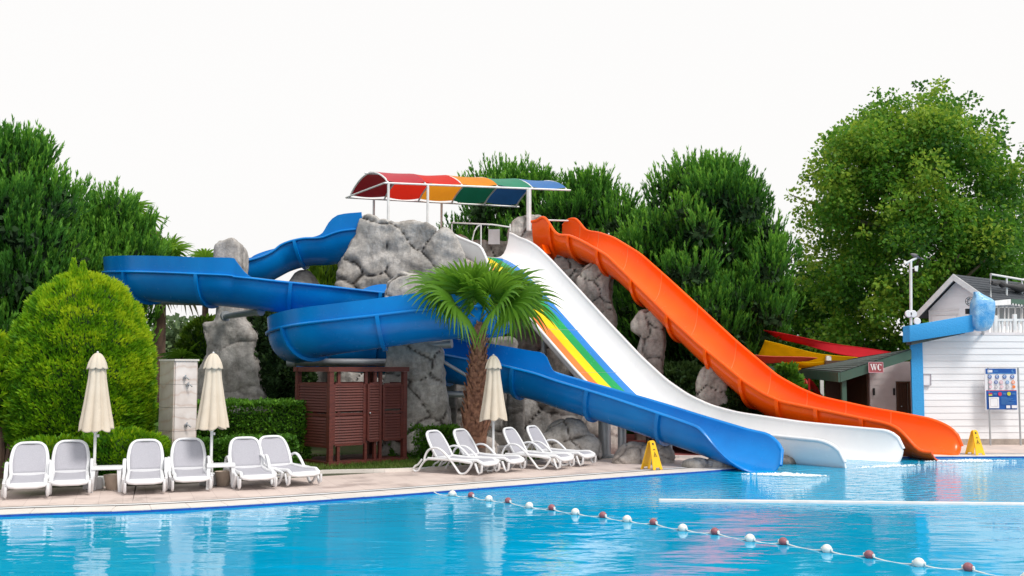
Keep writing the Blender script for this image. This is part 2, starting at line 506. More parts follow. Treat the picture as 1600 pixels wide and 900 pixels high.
class MB:
    """collects simple shapes into one mesh"""
    def __init__(s): s.v, s.f = [], []
    def add(s, v, f):
        n = len(s.v)
        s.v += [tuple(p) for p in v]
        s.f += [tuple(i + n for i in q) for q in f]
        return s
    def box(s, c, d, rz=0.0, rx=0.0, ry=0.0):
        m = Matrix.Rotation(rz, 3, 'Z') @ Matrix.Rotation(ry, 3, 'Y') @ Matrix.Rotation(rx, 3, 'X')
        c = Vector(c)
        v = []
        for z in (-.5, .5):
            for x, y in ((-.5, -.5), (.5, -.5), (.5, .5), (-.5, .5)):
                v.append(c + m @ Vector((x * d[0], y * d[1], z * d[2])))
        return s.add(v, [(3, 2, 1, 0), (4, 5, 6, 7), (0, 1, 5, 4), (1, 2, 6, 5), (2, 3, 7, 6), (3, 0, 4, 7)])
    def bar(s, a, b, w, h=None, up=(0, 0, 1)):
        """box-section bar from a to b"""
        a, b = Vector(a), Vector(b)
        h = h or w
        t = (b - a).normalized()
        u = Vector(up)
        if abs(t.dot(u)) > .98: u = Vector((0, 1, 0))
        x = t.cross(u).normalized(); y = x.cross(t)
        v = []
        for p in (a, b):
            for i, j in ((-1, -1), (1, -1), (1, 1), (-1, 1)):
                v.append(p + x * (i * w / 2) + y * (j * h / 2))
        return s.add(v, [(3, 2, 1, 0), (4, 5, 6, 7), (0, 1, 5, 4), (1, 2, 6, 5), (2, 3, 7, 6), (3, 0, 4, 7)])
    def tube(s, pts, r, n=8, flat=1.0, closed=False, cap=True):
        pts = [Vector(p) for p in pts]
        rs = r if hasattr(r, '__len__') else [r] * len(pts)
        rings = []
        up = Vector((0, 0, 1))
        m = len(pts)
        for i, p in enumerate(pts):
            if closed: t = pts[(i + 1) % m] - pts[i - 1]
            else: t = pts[min(i + 1, m - 1)] - pts[max(i - 1, 0)]
            t.normalize()
            u = up if abs(t.dot(up)) < .95 else Vector((0, 1, 0))
            x = t.cross(u).normalized(); y = x.cross(t)
            rings.append([p + (x * math.cos(2 * PI * k / n) + y * (math.sin(2 * PI * k / n) * flat)) * rs[i] for k in range(n)])
        v = [q for rg in rings for q in rg]
        f = []
        for i in range(m if closed else m - 1):
            a, b = i * n, ((i + 1) % m) * n
            for k in range(n):
                f.append((a + k, a + (k + 1) % n, b + (k + 1) % n, b + k))
        if cap and not closed:
            f.append(tuple(range(n - 1, -1, -1))); f.append(tuple((m - 1) * n + k for k in range(n)))
        return s.add(v, f)
    def lathe(s, c, prof, n=16, ax=1.0, cap=True):
        c = Vector(c)
        v, f = [], []
        for (r, z) in prof:
            for k in range(n):
                a = 2 * PI * k / n
                v.append(c + Vector((r * math.cos(a), r * math.sin(a) * ax, z)))
        for i in range(len(prof) - 1):
            for k in range(n):
                f.append((i * n + k, i * n + (k + 1) % n, (i + 1) * n + (k + 1) % n, (i + 1) * n + k))
        if cap:
            f.append(tuple(range(n - 1, -1, -1))); f.append(tuple((len(prof) - 1) * n + k for k in range(n)))
        return s.add(v, f)
    def prism(s, poly, d):
        """polygon (list of 3D points) pushed along d"""
        d = Vector(d)
        n = len(poly)
        v = [Vector(p) for p in poly] + [Vector(p) + d for p in poly]
        f = [tuple(range(n)), tuple(range(2 * n - 1, n - 1, -1))]
        for i in range(n):
            j = (i + 1) % n
            f.append((j, i, n + i, n + j))
        return s.add(v, f)
    def sphere(s, c, r, n=12, m=8, sc3=(1, 1, 1)):
        c = Vector(c)
        v = [c + Vector((0, 0, -r * sc3[2]))]
        for i in range(1, m):
            a = -PI / 2 + PI * i / m
            for k in range(n):
                b = 2 * PI * k / n
                v.append(c + Vector((r * math.cos(a) * math.cos(b) * sc3[0], r * math.cos(a) * math.sin(b) * sc3[1], r * math.sin(a) * sc3[2])))
        v.append(c + Vector((0, 0, r * sc3[2])))
        f = [(0, 1 + (k + 1) % n, 1 + k) for k in range(n)]
        for i in range(m - 2):
            for k in range(n):
                f.append((1 + i * n + k, 1 + i * n + (k + 1) % n, 1 + (i + 1) * n + (k + 1) % n, 1 + (i + 1) * n + k))
        L = len(v) - 1
        f += [(L, L - n + k, L - n + (k + 1) % n) for k in range(n)]
        return s.add(v, f)
    def build(s, name, m, parent=None, smooth=False, world=False, kind=None, label=None):
        o = obj(name, s.v, s.f, m, parent, False, world, kind, label)
        bm = bmesh.new(); bm.from_mesh(o.data)
        bmesh.ops.recalc_face_normals(bm, faces=bm.faces)
        bm.to_mesh(o.data); bm.free()
        if smooth: shade_by_angle(o, smooth if smooth is not True else 40)
        return o
def bevel(o, wdt=.01, seg=2):
    bm = bmesh.new(); bm.from_mesh(o.data)
    bmesh.ops.bevel(bm, geom=list(bm.edges), offset=wdt, segments=seg, affect='EDGES', profile=.5)
    bm.to_mesh(o.data); bm.free()
    shade_by_angle(o, 40)
    return o
def crom(P, n=8):
    """Catmull-Rom through points of any dimension (numpy rows)"""
    P = np.asarray(P, dtype=float)
    Q = np.vstack([2 * P[0] - P[1], P, 2 * P[-1] - P[-2]])
    out = []
    for i in range(1, len(Q) - 2):
        p0, p1, p2, p3 = Q[i - 1], Q[i], Q[i + 1], Q[i + 2]
        for k in range(n):
            t = k / n
            out.append(.5 * ((2 * p1) + (p2 - p0) * t + (2 * p0 - 5 * p1 + 4 * p2 - p3) * t * t + (3 * p1 - p0 - 3 * p2 + p3) * t ** 3))
    out.append(P[-1])
    return np.array(out)
def resample(P, step):
    """rows by arc length of the first three columns"""
    d = np.r_[0, np.cumsum(np.linalg.norm(np.diff(P[:, :3], axis=0), axis=1))]
    n = max(2, int(round(d[-1] / step)) + 1)
    u = np.linspace(0, d[-1], n)
    return np.stack([np.interp(u, d, P[:, k]) for k in range(P.shape[1])], 1), d[-1]

DECK = 0.05
# ================================================================== THE SETTING
def G(px, py): return gnd(px, py, DECK)
# edge of the pool (top of the coping), left to right
EDGE = [(-18.0, 12.2), (-12.5, 14.55)]
for px, py in ((0, 803), (200, 797), (400, 786.5), (600, 773), (800, 757.5), (1000, 742), (1100, 735), (1160, 730)):
    p = G(px, py); EDGE.append((p.x, p.y))
EDGE += [(6.2, 25.3), (7.3, 26.6), (8.6, 27.15), (11.3, 27.3), (14, 27.35), (18, 27.4), (26, 27.5)]
E = crom(np.array([(a, b, 0) for a, b in EDGE]), 10)
E, ELEN = resample(E, .30)
tan = np.gradient(E, axis=0); tan /= np.linalg.norm(tan, axis=1)[:, None]
nor = np.stack([-tan[:, 1], tan[:, 0], 0 * tan[:, 0]], 1)      # away from the water
def off(d, z): 
    q = E + nor * d
    q[:, 2] = z
    return q
def band(name, d0, d1, z, m, kind='structure', skirt=0.0):
    a, b = off(d0, z), off(d1, z)
    n = len(a)
    V = np.vstack([a, b])
    F = [(i, i + 1, n + i + 1, n + i) for i in range(n - 1)]
    return quads(name, V, F, m, kind=kind)
# water: one sheet, its chop comes from the material
quads('pool_water', [(-60, -30, 0), (60, -30, 0), (60, 29, 0), (-60, 29, 0)], [(0, 1, 2, 3)], M['water'], kind='structure')
# ground: far sheet to the horizon and the land behind the pool edge
quads('ground', [(-900, -900, -.6), (900, -900, -.6), (900, 1500, -.6), (-900, 1500, -.6)], [(0, 1, 2, 3)], M['soil'], kind='structure')
a = off(.80, DECK - .006); b = a.copy(); b[:, 0] *= 14; b[:, 1] = 420
quads('land', np.vstack([a, b]), [(i, i + 1, len(a) + i + 1, len(a) + i) for i in range(len(a) - 1)], M['soil'], kind='structure')
# tiled wall of the pool under the coping
a, b = off(.0, -1.2), off(.0, DECK - .015)
quads('pool_wall', np.vstack([a, b]), [(i, i + 1, len(a) + i + 1, len(a) + i) for i in range(len(a) - 1)], M['tile_blue'], kind='structure')
# coping stones, one by one
cop = thing('pool_coping', 'pale stone coping running along the whole pool edge', 'coping', (0, 0, 0), kind='structure')
sn = 2
cnt = 0
for i in range(0, len(E) - sn, sn):
    g0, g1 = .006, .006
    p = [E[i] + tan[i] * g0, E[i + sn] - tan[i + sn] * g1, E[i + sn] - tan[i + sn] * g1 + nor[i + sn] * .56, E[i] + tan[i] * g0 + nor[i] * .56]
    zt = DECK + random.uniform(-.002, .002)
    mb = MB(); mb.prism([(q[0], q[1], zt - .014) for q in p], (0, 0, .014))
    mb.build('coping_stone', M['coping'], cop)
    cnt += 1
band('joint_bed', .004, .60, DECK - .008, M['coping'])
band('joint_strip', .56, .90, DECK - .004, M['grate_grey'])
band('overflow_grate', .645, .80, DECK + .004, M['grate_white'])
band('deck', .88, 3.6, DECK, M['deck'])
# red rubber paving and the lawn behind the deck
rp = [G(880, 719), G(940, 713.5), G(1060, 715.5), G(1200, 712)]
poly = [(rp[0].x, rp[0].y), (rp[1].x, rp[1].y), (rp[2].x, rp[2].y), (6.4, 26.4), (9.0, 30.0), (9.5, 42), (2.0, 42), (1.4, 29)]
quads('red_paving', [(x, y, DECK + .008) for x, y in poly], [tuple(range(len(poly)))], M['red_paving'], kind='structure')
kerb_pts = [G(x, y) for x, y in ((380, 748), (470, 744), (505, 739.5), (600, 737.5), (700, 733.5), (760, 729), (850, 722), (935, 713.5))]
kp = crom(np.array([tuple(p) for p in kerb_pts]), 6)
lawn = [(p[0], p[1], DECK + .012) for p in kp] + [(1.3, 27.5, DECK + .012), (-1, 31, DECK + .012), (-7.5, 31, DECK + .012)]
quads('lawn', lawn, [tuple(range(len(lawn)))], M['lawn'], kind='structure')
mb = MB()
for p, q in zip(kp[:-1], kp[1:]):
    mb.bar((p[0], p[1], DECK + .02), (q[0], q[1], DECK + .02), .09, .10)
k2 = [G(x, y) for x, y in ((935, 713.5), (1000, 714.5), (1060, 716), (1110, 716.5), (1160, 712))]
for p, q in zip(k2[:-1], k2[1:]):
    mb.bar((p[0], p[1], DECK + .02), (q[0], q[1], DECK + .02), .09, .10)
mb.build('lawn_kerb', M['coping'], kind='structure')
# right hand terrace by the white house
quads('terrace', [(9.2, 28.2, DECK + .004), (26, 28.35, DECK + .004), (26, 33, DECK + .004), (9.2, 33, DECK + .004)], [(0, 1, 2, 3)], M['deck'], kind='structure')
# low wall that parts the splash pool from the swimming pool
w0, w1 = gnd(1030, 782, .02), gnd(1600, 788, .02)
d = (w1 - w0).normalized()
w1 = w0 + d * 22
mb = MB(); mb.bar(w0 + Vector((0, .07, -.25)), w1 + Vector((0, .07, -.25)), .13, .54)
pw = mb.build('divider_wall', M['grate_white'])
tag(pw, 'low white divider wall just breaking the pool surface', 'pool wall')
bevel(pw, .02, 2)

# ================================================================== SLIDES
def frame_at(P):
    T = np.gradient(P[:, :3], axis=0); T /= np.linalg.norm(T, axis=1)[:, None]
    S = np.cross(T, (0, 0, 1.0)); S /= np.linalg.norm(S, axis=1)[:, None]
    N = np.cross(S, T)
    return T, S, N
def trough_mesh(rings_in, rings_out):
    """closed shell from matching inner and outer section rings"""
    n = len(rings_in[0]); V = []; F = []
    for a, b in zip(rings_in, rings_out):
        V += list(a) + list(b[::-1])
    k = 2 * n
    for i in range(len(rings_in) - 1):
        for j in range(k):
            F.append((i * k + j, i * k + (j + 1) % k, (i + 1) * k + (j + 1) % k, (i + 1) * k + j))
    L = len(rings_in) - 1
    F.append(tuple(range(k))); F.append(tuple(L * k + j for j in range(k - 1, -1, -1)))
    return V, F
def mk(name, V, F, m, parent, smooth=50, label=None):
    mb = MB(); mb.v = [tuple(v) for v in V]; mb.f = F
    o = mb.build(name, m, parent, smooth=smooth, world=True, label=label)
    return o

# ---- blue serpentine slide: (pixel x of the centre line, distance, rim height, shield left, shield right)
BL = [(572, 31.9, 6.42, .5, .5), (545, 31.9, 6.36, .5, .5), (516, 32.0, 6.17, .12, .12), (480, 32.1, 6.14, 0, .02),
      (440, 32.1, 5.93, 0, .14), (395, 31.9, 5.48, 0, .30), (345, 31.9, 5.25, 0, .40), (250, 31.2, 5.12, 0, .42),
      (207, 29.5, 4.95, 0, .42), (238, 27.8, 4.78, 0, .42), (330, 27.0, 4.64, 0, .42), (375, 27.0, 4.57, 0, .42),
      (408, 27.0, 4.51, 0, 0), (480, 27.1, 4.38, 0, 0), (560, 27.5, 4.25, .05, 0), (610, 27.9, 4.17, .4, 0),
      (690, 28.5, 4.05, .4, 0), (745, 27.9, 3.95, .42, 0), (772, 26.7, 3.86, .42, 0), (740, 25.4, 3.76, .42, 0),
      (670, 25.0, 3.66, .40, 0), (566, 24.9, 3.44, .38, 0), (495, 25.4, 3.29, .38, 0), (466, 26.6, 3.15, .38, 0),
      (495, 27.8, 3.02, .38, 0), (566, 28.2, 2.90, .40, 0), (640, 28.1, 2.78, .40, 0), (720, 27.7, 2.60, .42, 0),
      (800, 27.15, 2.36, .42, 0), (828, 26.95, 2.26, .40, 0), (848, 26.8, 2.18, 0.04, 0), (890, 26.5, 1.97, 0, 0), (985, 25.75, 1.55, 0, 0),
      (1085, 24.85, 1.10, 0, 0), (1140, 24.3, .87, 0, 0), (1180, 23.9, .76, 0, 0), (1204, 23.65, .72, 0, 0)]
ctl = np.array([(xof(px, Y, z), Y, z, hl, hr) for px, Y, z, hl, hr in BL])
P, L = resample(crom(ctl, 14), .11)
P[:, 3:] = np.clip(P[:, 3:], 0, .5)
T, S, N = frame_at(P)
dist = np.linspace(0, L, len(P))
RB = .70
TH = .035
blue = thing('blue_slide', 'blue serpentine water slide looping down from the rock tower into the pool', 'water slide', (P[-1][0], P[-1][1], 0))
NA = 18
def blue_section(i, r, scale_end=True):
    left = dist[-1] - dist[i]
    tL = np.clip(1 - left / .6, 0, 1)           # far side ends in a rounded lip
    tR = np.clip(1 - left / 1.5, 0, 1)           # near side sweeps down to the water
    tR = 3 * tR ** 2 - 2 * tR ** 3
    aL, aR = PI + (1 - math.sqrt(1 - min(.999, tL) ** 2)) * .60 * PI / 2, 2 * PI - tR * .93 * PI / 2
    rr = RB * (1 + .10 * tR)
    cx = r - RB
    pts = []
    for k in range(NA + 1):
        a = aL + (aR - aL) * k / NA
        pts.append(((rr + cx) * math.cos(a), (rr + cx) * math.sin(a)))
    hl, hr = P[i, 3] + .002, P[i, 4] + .002
    if tL > 0 or tR > 0: hl = hr = .002
    p0 = (pts[0][0] - hl * .10, pts[0][1] + hl); p1 = (pts[-1][0] + hr * .10, pts[-1][1] + hr)
    pts = [p0] + pts + [p1]
    return [P[i, :3] + S[i] * x + N[i] * y for x, y in pts]
def blue_rim(i, side):
    sec = blue_section(i, RB + TH * .5)
    return sec[1] if side < 0 else sec[-2]
# cut at the joints between mouldings
joints = [0]
x = 0
while x < L - 1.6:
    x += 2.05
    joints.append(int(round(x / L * (len(P) - 1))))
joints[-1] = len(P) - 1
for a, b in zip(joints[:-1], joints[1:]):
    ri = [blue_section(i, RB) for i in range(a, b + 1)]
    ro = [blue_section(i, RB + TH) for i in range(a, b + 1)]
    sec = mk('trough_section', *trough_mesh(ri, ro), M['blue'], blue)
    # bolted joint: two ribs round the outside at the upper end of each moulding
    if a > 0 and b < len(P) - 1 + 1:
        j = a
        rI = []; rO = []
        for dd in (-.045, .045):
            def ring(r):
                return [P[j, :3] + T[j] * dd + S[j] * (r * math.cos(PI + PI * k / NA)) + N[j] * (r * math.sin(PI + PI * k / NA)) for k in range(NA + 1)]
            rI.append(ring(RB + TH + .002)); rO.append(ring(RB + TH + .085))
        mk('joint_flange', *trough_mesh(rI, rO), M['blue'], blue)
    for side in (-1, 1):
        line = [blue_rim(i, side) + S[i] * side * .045 for i in range(a, b + 1)]
        mb = MB(); mb.tube(line, .055, 7, flat=.75)
        mb.build('rim', M['blue'], blue, smooth=60, world=True)

# ---- white racing slide and orange slide share a heading
HD = np.array((.682, -.731)); SD = np.array((.731, .682))       # along, across (towards the far side)
def smooth1(a, n):
    for _ in range(n):
        b = a.copy(); b[1:-1] = .25 * a[:-2] + .5 * a[1:-1] + .25 * a[2:]; a = b
    return a
def rim_profile(pix, P0, svals, sm=6):
    pts = [on_line(px, py, P0, HD) for px, py in pix]
    pts.sort()
    s = np.array([p[0] for p in pts]); z = np.array([p[1] for p in pts])
    zz = np.interp(svals, s, z)
    return smooth1(zz, sm), s
FAR0 = np.array((-.10, 36.9)); NEAR0 = FAR0 - SD * 2.75
far_px = [(790, 385), (794, 365), (799, 363), (803, 367), (808, 371.5), (820, 374), (837, 384), (858, 404), (898, 447), (950, 504), (1000, 557), (1040, 594), (1075, 618), (1110, 634),
          (1150, 645), (1250, 660), (1340, 669), (1385, 673), (1402, 674.5)]
s_end = 14.35
sv = np.linspace(0.0, s_end, 110)
zf, s_ = rim_profile(far_px, FAR0, sv, 3)
zbed = smooth1(np.minimum(zf - .78, 6.12), 8)
near_px = [(703, 366), (706, 358), (710, 366), (716, 371), (730, 375), (745, 382), (759, 386)]
zn_top, sn_ = rim_profile(near_px, NEAR0, sv, 2)
smax = max(p for p in sn_)
zn = np.where(sv < smax, zn_top, zf - np.interp(sv, [0, 8.5, 11.5, 15], [.50, .50, .14, .12]))
zn = smooth1(zn, 4)
white = thing('rainbow_slide', 'broad white water slide with orange, yellow, green and blue stripes down its bed', 'water slide',
              (FAR0[0] + HD[0] * s_end - SD[0] * 1.3, FAR0[1] + HD[1] * s_end - SD[1] * 1.3, 0))
# section: (across 0 near .. 1 far, height 0 bed .. 1 rim)
WS = [(0, 1), (.004, .72), (.014, .42), (.03, .2), (.05, .07), (.08, 0), (.15, 0), (.24, 0), (.32, 0), (.40, 0), (.48, 0), (.56, 0), (.64, 0), (.72, 0), (.80, .02), (.86, .08), (.905, .19), (.94, .36), (.97, .58), (.988, .80), (1, 1)]
def endtaper(s, ln): 
    t = np.clip((s - (s_end - ln)) / ln, 0, 1)
    return 1 - t * t * (3 - 2 * t)
def white_pt(i, a, h, dz=0.0):
    s = sv[i]
    hn = (zn[i] - zbed[i]) * (1 - .72 * (1 - math.sqrt(1 - min(.999, max(0, (s - s_end + .75) / .75)) ** 2))); hf = (zf[i] - zbed[i]) * (1 - .55 * (1 - math.sqrt(1 - min(.999, max(0, (s - s_end + .55) / .55)) ** 2)))
    hh = hn if a < .5 else hf
    q = NEAR0 + SD * (2.75 * a) + HD * s
    return np.array((q[0], q[1], zbed[i] + h * hh + dz))
cuts = [0, 9, 20, 32, 44, 56, 68, 80, 94, 109]
for a, b in zip(cuts[:-1], cuts[1:]):
    ri = [[white_pt(i, u, h) for u, h in WS] for i in range(a, b + 1)]
    ro = [[white_pt(i, u, h, -.05) + np.array((*(SD * (-.05 if u < .1 else (.05 if u > .9 else 0))), 0)) for u, h in WS] for i in range(a, b + 1)]
    mk('trough_section', *trough_mesh(ri, ro), M['white_slide'], white)
for side in (0, 1):
    line = [white_pt(i, side, 1) + np.array((*(SD * (.03 if side else -.03)), -.01)) for i in range(0, 110)]
    mb = MB(); mb.tube(line, .05, 7); mb.build('rim', M['white_slide'], white, smooth=60, world=True)
def stripe(u0, u1, i0, i1, m, nm='stripe'):
    V = []; F = []
    us = np.linspace(u0, u1, 5)
    hs_ = [np.interp(u, [p[0] for p in WS], [p[1] for p in WS]) for u in us]
    for i in range(i0, i1 + 1):
        for u, h in zip(us, hs_): V.append(white_pt(i, u, h, .012))
    for i in range(i1 - i0):
        for k in range(4): F.append((i * 5 + k, i * 5 + k + 1, i * 5 + 6 + k, i * 5 + 5 + k))
    return mk(nm, V, F, m, white)
for a, b in ((4, 20), (20, 32), (32, 44), (44, 56), (56, 68), (68, 76)):
    stripe(.085, .265, a, b, M['s_orange']); stripe(.265, .42, a, b, M['s_yellow'])
    stripe(.42, .575, a, b, M['s_green']); stripe(.575, .71, a, b, M['s_blue'])
# worn end of the green stripe near the mouth
V = [white_pt(104, .13, 0, .012), white_pt(104, .165, 0, .012), white_pt(99, .30, 0, .012), white_pt(101, .20, 0, .012)]
mk('paint_remnant', V, [(0, 1, 2, 3)], M['s_green'], white)
# brackets and legs that carry the white slide
for i in (30, 42, 52):
    q0 = white_pt(i, .1, 0, -.10); q1 = white_pt(i, .9, 0, -.10)
    mb = MB(); mb.bar(q0, q1, .12, .14)
    mb.tube([q0 + (q1 - q0) * .12, np.array((*(q0 + (q1 - q0) * .12)[:2], DECK))], .09, 10)
    mb.tube([q0 + (q1 - q0) * .8, np.array((*(q0 + (q1 - q0) * .8)[:2], DECK))], .09, 10)
    mb.build('support_frame', M['steel'], white, smooth=True, world=True)

# ---- orange slide
OC = np.array((11.0, 27.15)); OW = 1.0
ON0 = OC - SD * OW; OF0 = OC + SD * OW           # run backwards up the hill: s negative
on_px = [(843, 345), (846, 339), (852, 339), (857, 344), (862, 354), (868, 364), (874, 368), (890, 368), (912, 378), (949, 399), (994, 443), (1044, 493), (1092, 537), (1135, 572),
         (1165, 597), (1195, 616), (1222, 628), (1296, 643), (1338, 652), (1383, 661), (1403, 668), (1419, 684), (1436, 706)]
of_px = [(880, 352), (884, 343), (896, 341), (903, 345), (908, 354), (914, 361), (935, 364), (958, 372), (999, 397), (1044, 437), (1095, 484), (1149, 534), (1213, 588), (1249, 608), (1280, 621), (1357, 638),
         (1403, 646), (1452, 655.5), (1466, 658)]
NS = 130
u = np.linspace(0, 1, NS)
sN = -14.0 + u * 14.2; sF = -14.5 + u * 14.5
znr, _a = rim_profile(on_px, ON0, sN, 2)
zfr, _b = rim_profile(of_px, OF0, sF, 2)
zfr_t = np.clip((sF - (sF[-1] - .95)) / .95, 0, .999)
body = smooth1(np.minimum(np.interp(u, [0, .035, .06, .9, 1], [6.6, 6.6, 7, 9, 9]), .5 * (znr + zfr)), 6)
zb = body - .88
zb = smooth1(np.maximum(zb, -.03), 12)
zb[-22:] = np.minimum(zb[-22:], np.linspace(zb[-22], -.03, 22))
orange = thing('orange_slide', 'bright orange open trough water slide on rock pillars under the pines', 'water slide', (OC[0], OC[1], 0))
NB = 20
def orange_sec(i, t):
    a, b = ON0 + HD * sN[i], OF0 + HD * sF[i]
    pts = []
    for k in range(NB + 1):
        ph = PI + PI * k / NB
        x = math.cos(ph); y = 1 + math.sin(ph)
        x = math.copysign(abs(x) ** .86, x)
        q = (a + b) / 2 + (b - a) / 2 * x * (1 + t / OW)
        rimz = znr[i] if k < NB / 2 else zfr[i]
        h = max(.02, rimz - zb[i])
        if k >= NB / 2: h *= 1 - .72 * (1 - math.sqrt(1 - zfr_t[i] ** 2))
        pts.append(np.array((q[0], q[1], zb[i] + h * y - t * (1 - y * .9))))
    return pts
oc = [0, 8, 16, 28, 41, 54, 67, 78, 89, 100, 112, 129]
for a, b in zip(oc[:-1], oc[1:]):
    ri = [orange_sec(i, 0) for i in range(a, b + 1)]; ro = [orange_sec(i, .045) for i in range(a, b + 1)]
    mk('trough_section', *trough_mesh(ri, ro), M['orange'], orange)
    if a > 0:
        rI = []; rO = []
        for dd in (-.05, .05):
            sh = np.array((*(HD * dd), 0))
            rI.append([p + sh for p in orange_sec(a, .048)]); rO.append([p + sh for p in orange_sec(a, .15)])
        mk('joint_flange', *trough_mesh(rI, rO), M['orange'], orange)
        # pale sealed seam on the inside
        rI = []; rO = []
        for dd in (-.014, .014):
            sh = np.array((*(HD * dd), 0))
            rI.append([p + sh for p in orange_sec(a, -.006)]); rO.append([p + sh for p in orange_sec(a, .01)])
        mk('seam', *trough_mesh(rI, rO), M['s_orange'], orange)
    for side in (0, -1):
        sg = -1 if side == 0 else 1
        line = [orange_sec(i, .02)[side] + np.array((*(SD * sg * .03), 0)) for i in range(a, b + 1)]
        if len(line) > 1:
            mb = MB(); mb.tube(line, .055, 7); mb.build('rim', M['orange'], orange, smooth=60, world=True)
mb = MB(); 
for k in range(0, 2):
    q = orange_sec(3 + 6 * k, .05)[6]
mb.bar(orange_sec(2, .02)[3] + np.array((-.1, -.1, -.55)), orange_sec(7, .02)[3] + np.array((-.1, -.1, -.35)), .3, .35)
mb.build('entry_box', M['orange'], orange, world=True)

# ================================================================== ROCKWORK
def raw_mesh(prims):
    mb = MB()
    for p in prims:
        if p[0] == 'box': mb.box(p[1], p[2], p[3] if len(p) > 3 else 0)
        elif p[0] == 'ell': mb.sphere(p[1], 1.0, 18, 12, p[2])
        elif p[0] == 'px':      # outline drawn at distance Y0, pushed back to Y1
            pts = [at(x, y, p[2]) for x, y in p[1]]
            mb.prism(pts, (p[4] if len(p) > 4 else 0, p[3] - p[2], 0))
        elif p[0] == 'cone': mb.lathe(p[1], p[2], 16, p[3] if len(p) > 3 else 1.0)
    return mb
def rock(name, label, prims, vox, spacing, m, cat='rock', group=None, amp=.10, groove=.06, gw=.05, seed=1, relax=3, stone='stone', kind=None, warp=.35):
    mb = raw_mesh(prims)
    me = bpy.data.meshes.new('tmp'); me.from_pydata(mb.v, [], mb.f)
    bm = bmesh.new(); bm.from_mesh(me); bmesh.ops.recalc_face_normals(bm, faces=bm.faces); bm.to_mesh(me); bm.free()
    o = bpy.data.objects.new('tmp', me); col.objects.link(o)
    md = o.modifiers.new('r', 'REMESH'); md.mode = 'VOXEL'; md.voxel_size = vox
    dg = bpy.context.evaluated_depsgraph_get()
    ev = o.evaluated_get(dg); m2 = bpy.data.meshes.new_from_object(ev)
    bpy.data.objects.remove(o); bpy.data.meshes.remove(me)
    n = len(m2.vertices)
    co = np.empty(n * 3); m2.vertices.foreach_get('co', co); co = co.reshape(-1, 3)
    ed = np.empty(len(m2.edges) * 2, dtype=np.int32); m2.edges.foreach_get('vertices', ed); ed = ed.reshape(-1, 2)
    deg = np.bincount(ed.ravel(), minlength=n).astype(float)[:, None]
    for _ in range(relax):
        acc = np.zeros_like(co)
        np.add.at(acc, ed[:, 0], co[ed[:, 1]]); np.add.at(acc, ed[:, 1], co[ed[:, 0]])
        co = .5 * co + .5 * acc / np.maximum(deg, 1)
    m2.vertices.foreach_set('co', co.ravel()); m2.update()
    nr = np.empty(n * 3); m2.vertices.foreach_get('normal', nr); nr = nr.reshape(-1, 3)
    r2 = random.Random(seed)
    off3 = Vector((seed * 3.1, seed * 1.7, seed * .9))
    # stones: centres spread over the surface
    order = list(range(n)); r2.shuffle(order)
    kd = None; seeds = []
    cell = {}
    for i in order:
        p = co[i]; sp = spacing * (.75 + .5 * r2.random())
        ok = True
        key = tuple((p // spacing).astype(int))
        for dx in (-1, 0, 1):
            for dy in (-1, 0, 1):
                for dz in (-1, 0, 1):
                    for q in cell.get((key[0] + dx, key[1] + dy, key[2] + dz), ()):
                        if np.sum((q - p) ** 2) < sp * sp: ok = False; break
                    if not ok: break
                if not ok: break
            if not ok: break
        if ok:
            cell.setdefault(key, []).append(p); seeds.append(p)
    kd = kdtree.KDTree(len(seeds))
    for i, p in enumerate(seeds): kd.insert(p, i)
    kd.balance()
    lift = [r2.uniform(-.5, 1) * amp * .45 for _ in seeds]
    who = np.zeros(n, dtype=np.int32); disp = np.zeros(n); crk = np.zeros(n)
    for i in range(n):
        v = Vector(co[i])
        wv = noise.noise_vector(v * (.9 / spacing) + off3) * (spacing * warp)
        f = kd.find_n(v + wv, 2)
        who[i] = f[0][1]
        gap = (f[1][2] - f[0][2]) if len(f) > 1 else 1
        big = noise.fractal(v * .55 + off3, 1.0, 2.0, 3)
        fine = noise.fractal(v * 2.6 + off3, .9, 2.1, 4)
        ridge = 1 - 2 * abs(noise.noise(v * 1.1 + off3 * 2))
        g = math.exp(-(gap / (gw * 1.35)) ** 2)
        pill = min(1.0, gap / (spacing * .35))
        disp[i] = amp * (.9 * big + .55 * fine + .35 * ridge) + (lift[who[i]] * .32 + amp * .03) * min(1.0, pill * 4.0) - groove * g
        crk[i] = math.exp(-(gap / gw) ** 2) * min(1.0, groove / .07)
    co = co + nr * disp[:, None]
    pl = np.array([tuple(p.vertices) if len(p.vertices) == 4 else (*p.vertices, p.vertices[-1]) for p in m2.polygons], dtype=np.int32)
    bpy.data.meshes.remove(m2)
    lo = co.min(0); hi = co.max(0)
    root = thing(name, label, cat, ((lo[0] + hi[0]) / 2, (lo[1] + hi[1]) / 2, max(lo[2], 0)), group=group, kind=kind)
    fw = who[pl[:, 0]]
    for c in np.unique(fw):
        ff = pl[fw == c]
        idx, inv = np.unique(ff, return_inverse=True)
        inv = inv.reshape(ff.shape)
        if len(ff) < 6: pass
        so = quads(stone, co[idx], inv, m, root, world=True, smooth=True)
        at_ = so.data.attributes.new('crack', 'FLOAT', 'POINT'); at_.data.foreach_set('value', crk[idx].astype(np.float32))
    return root

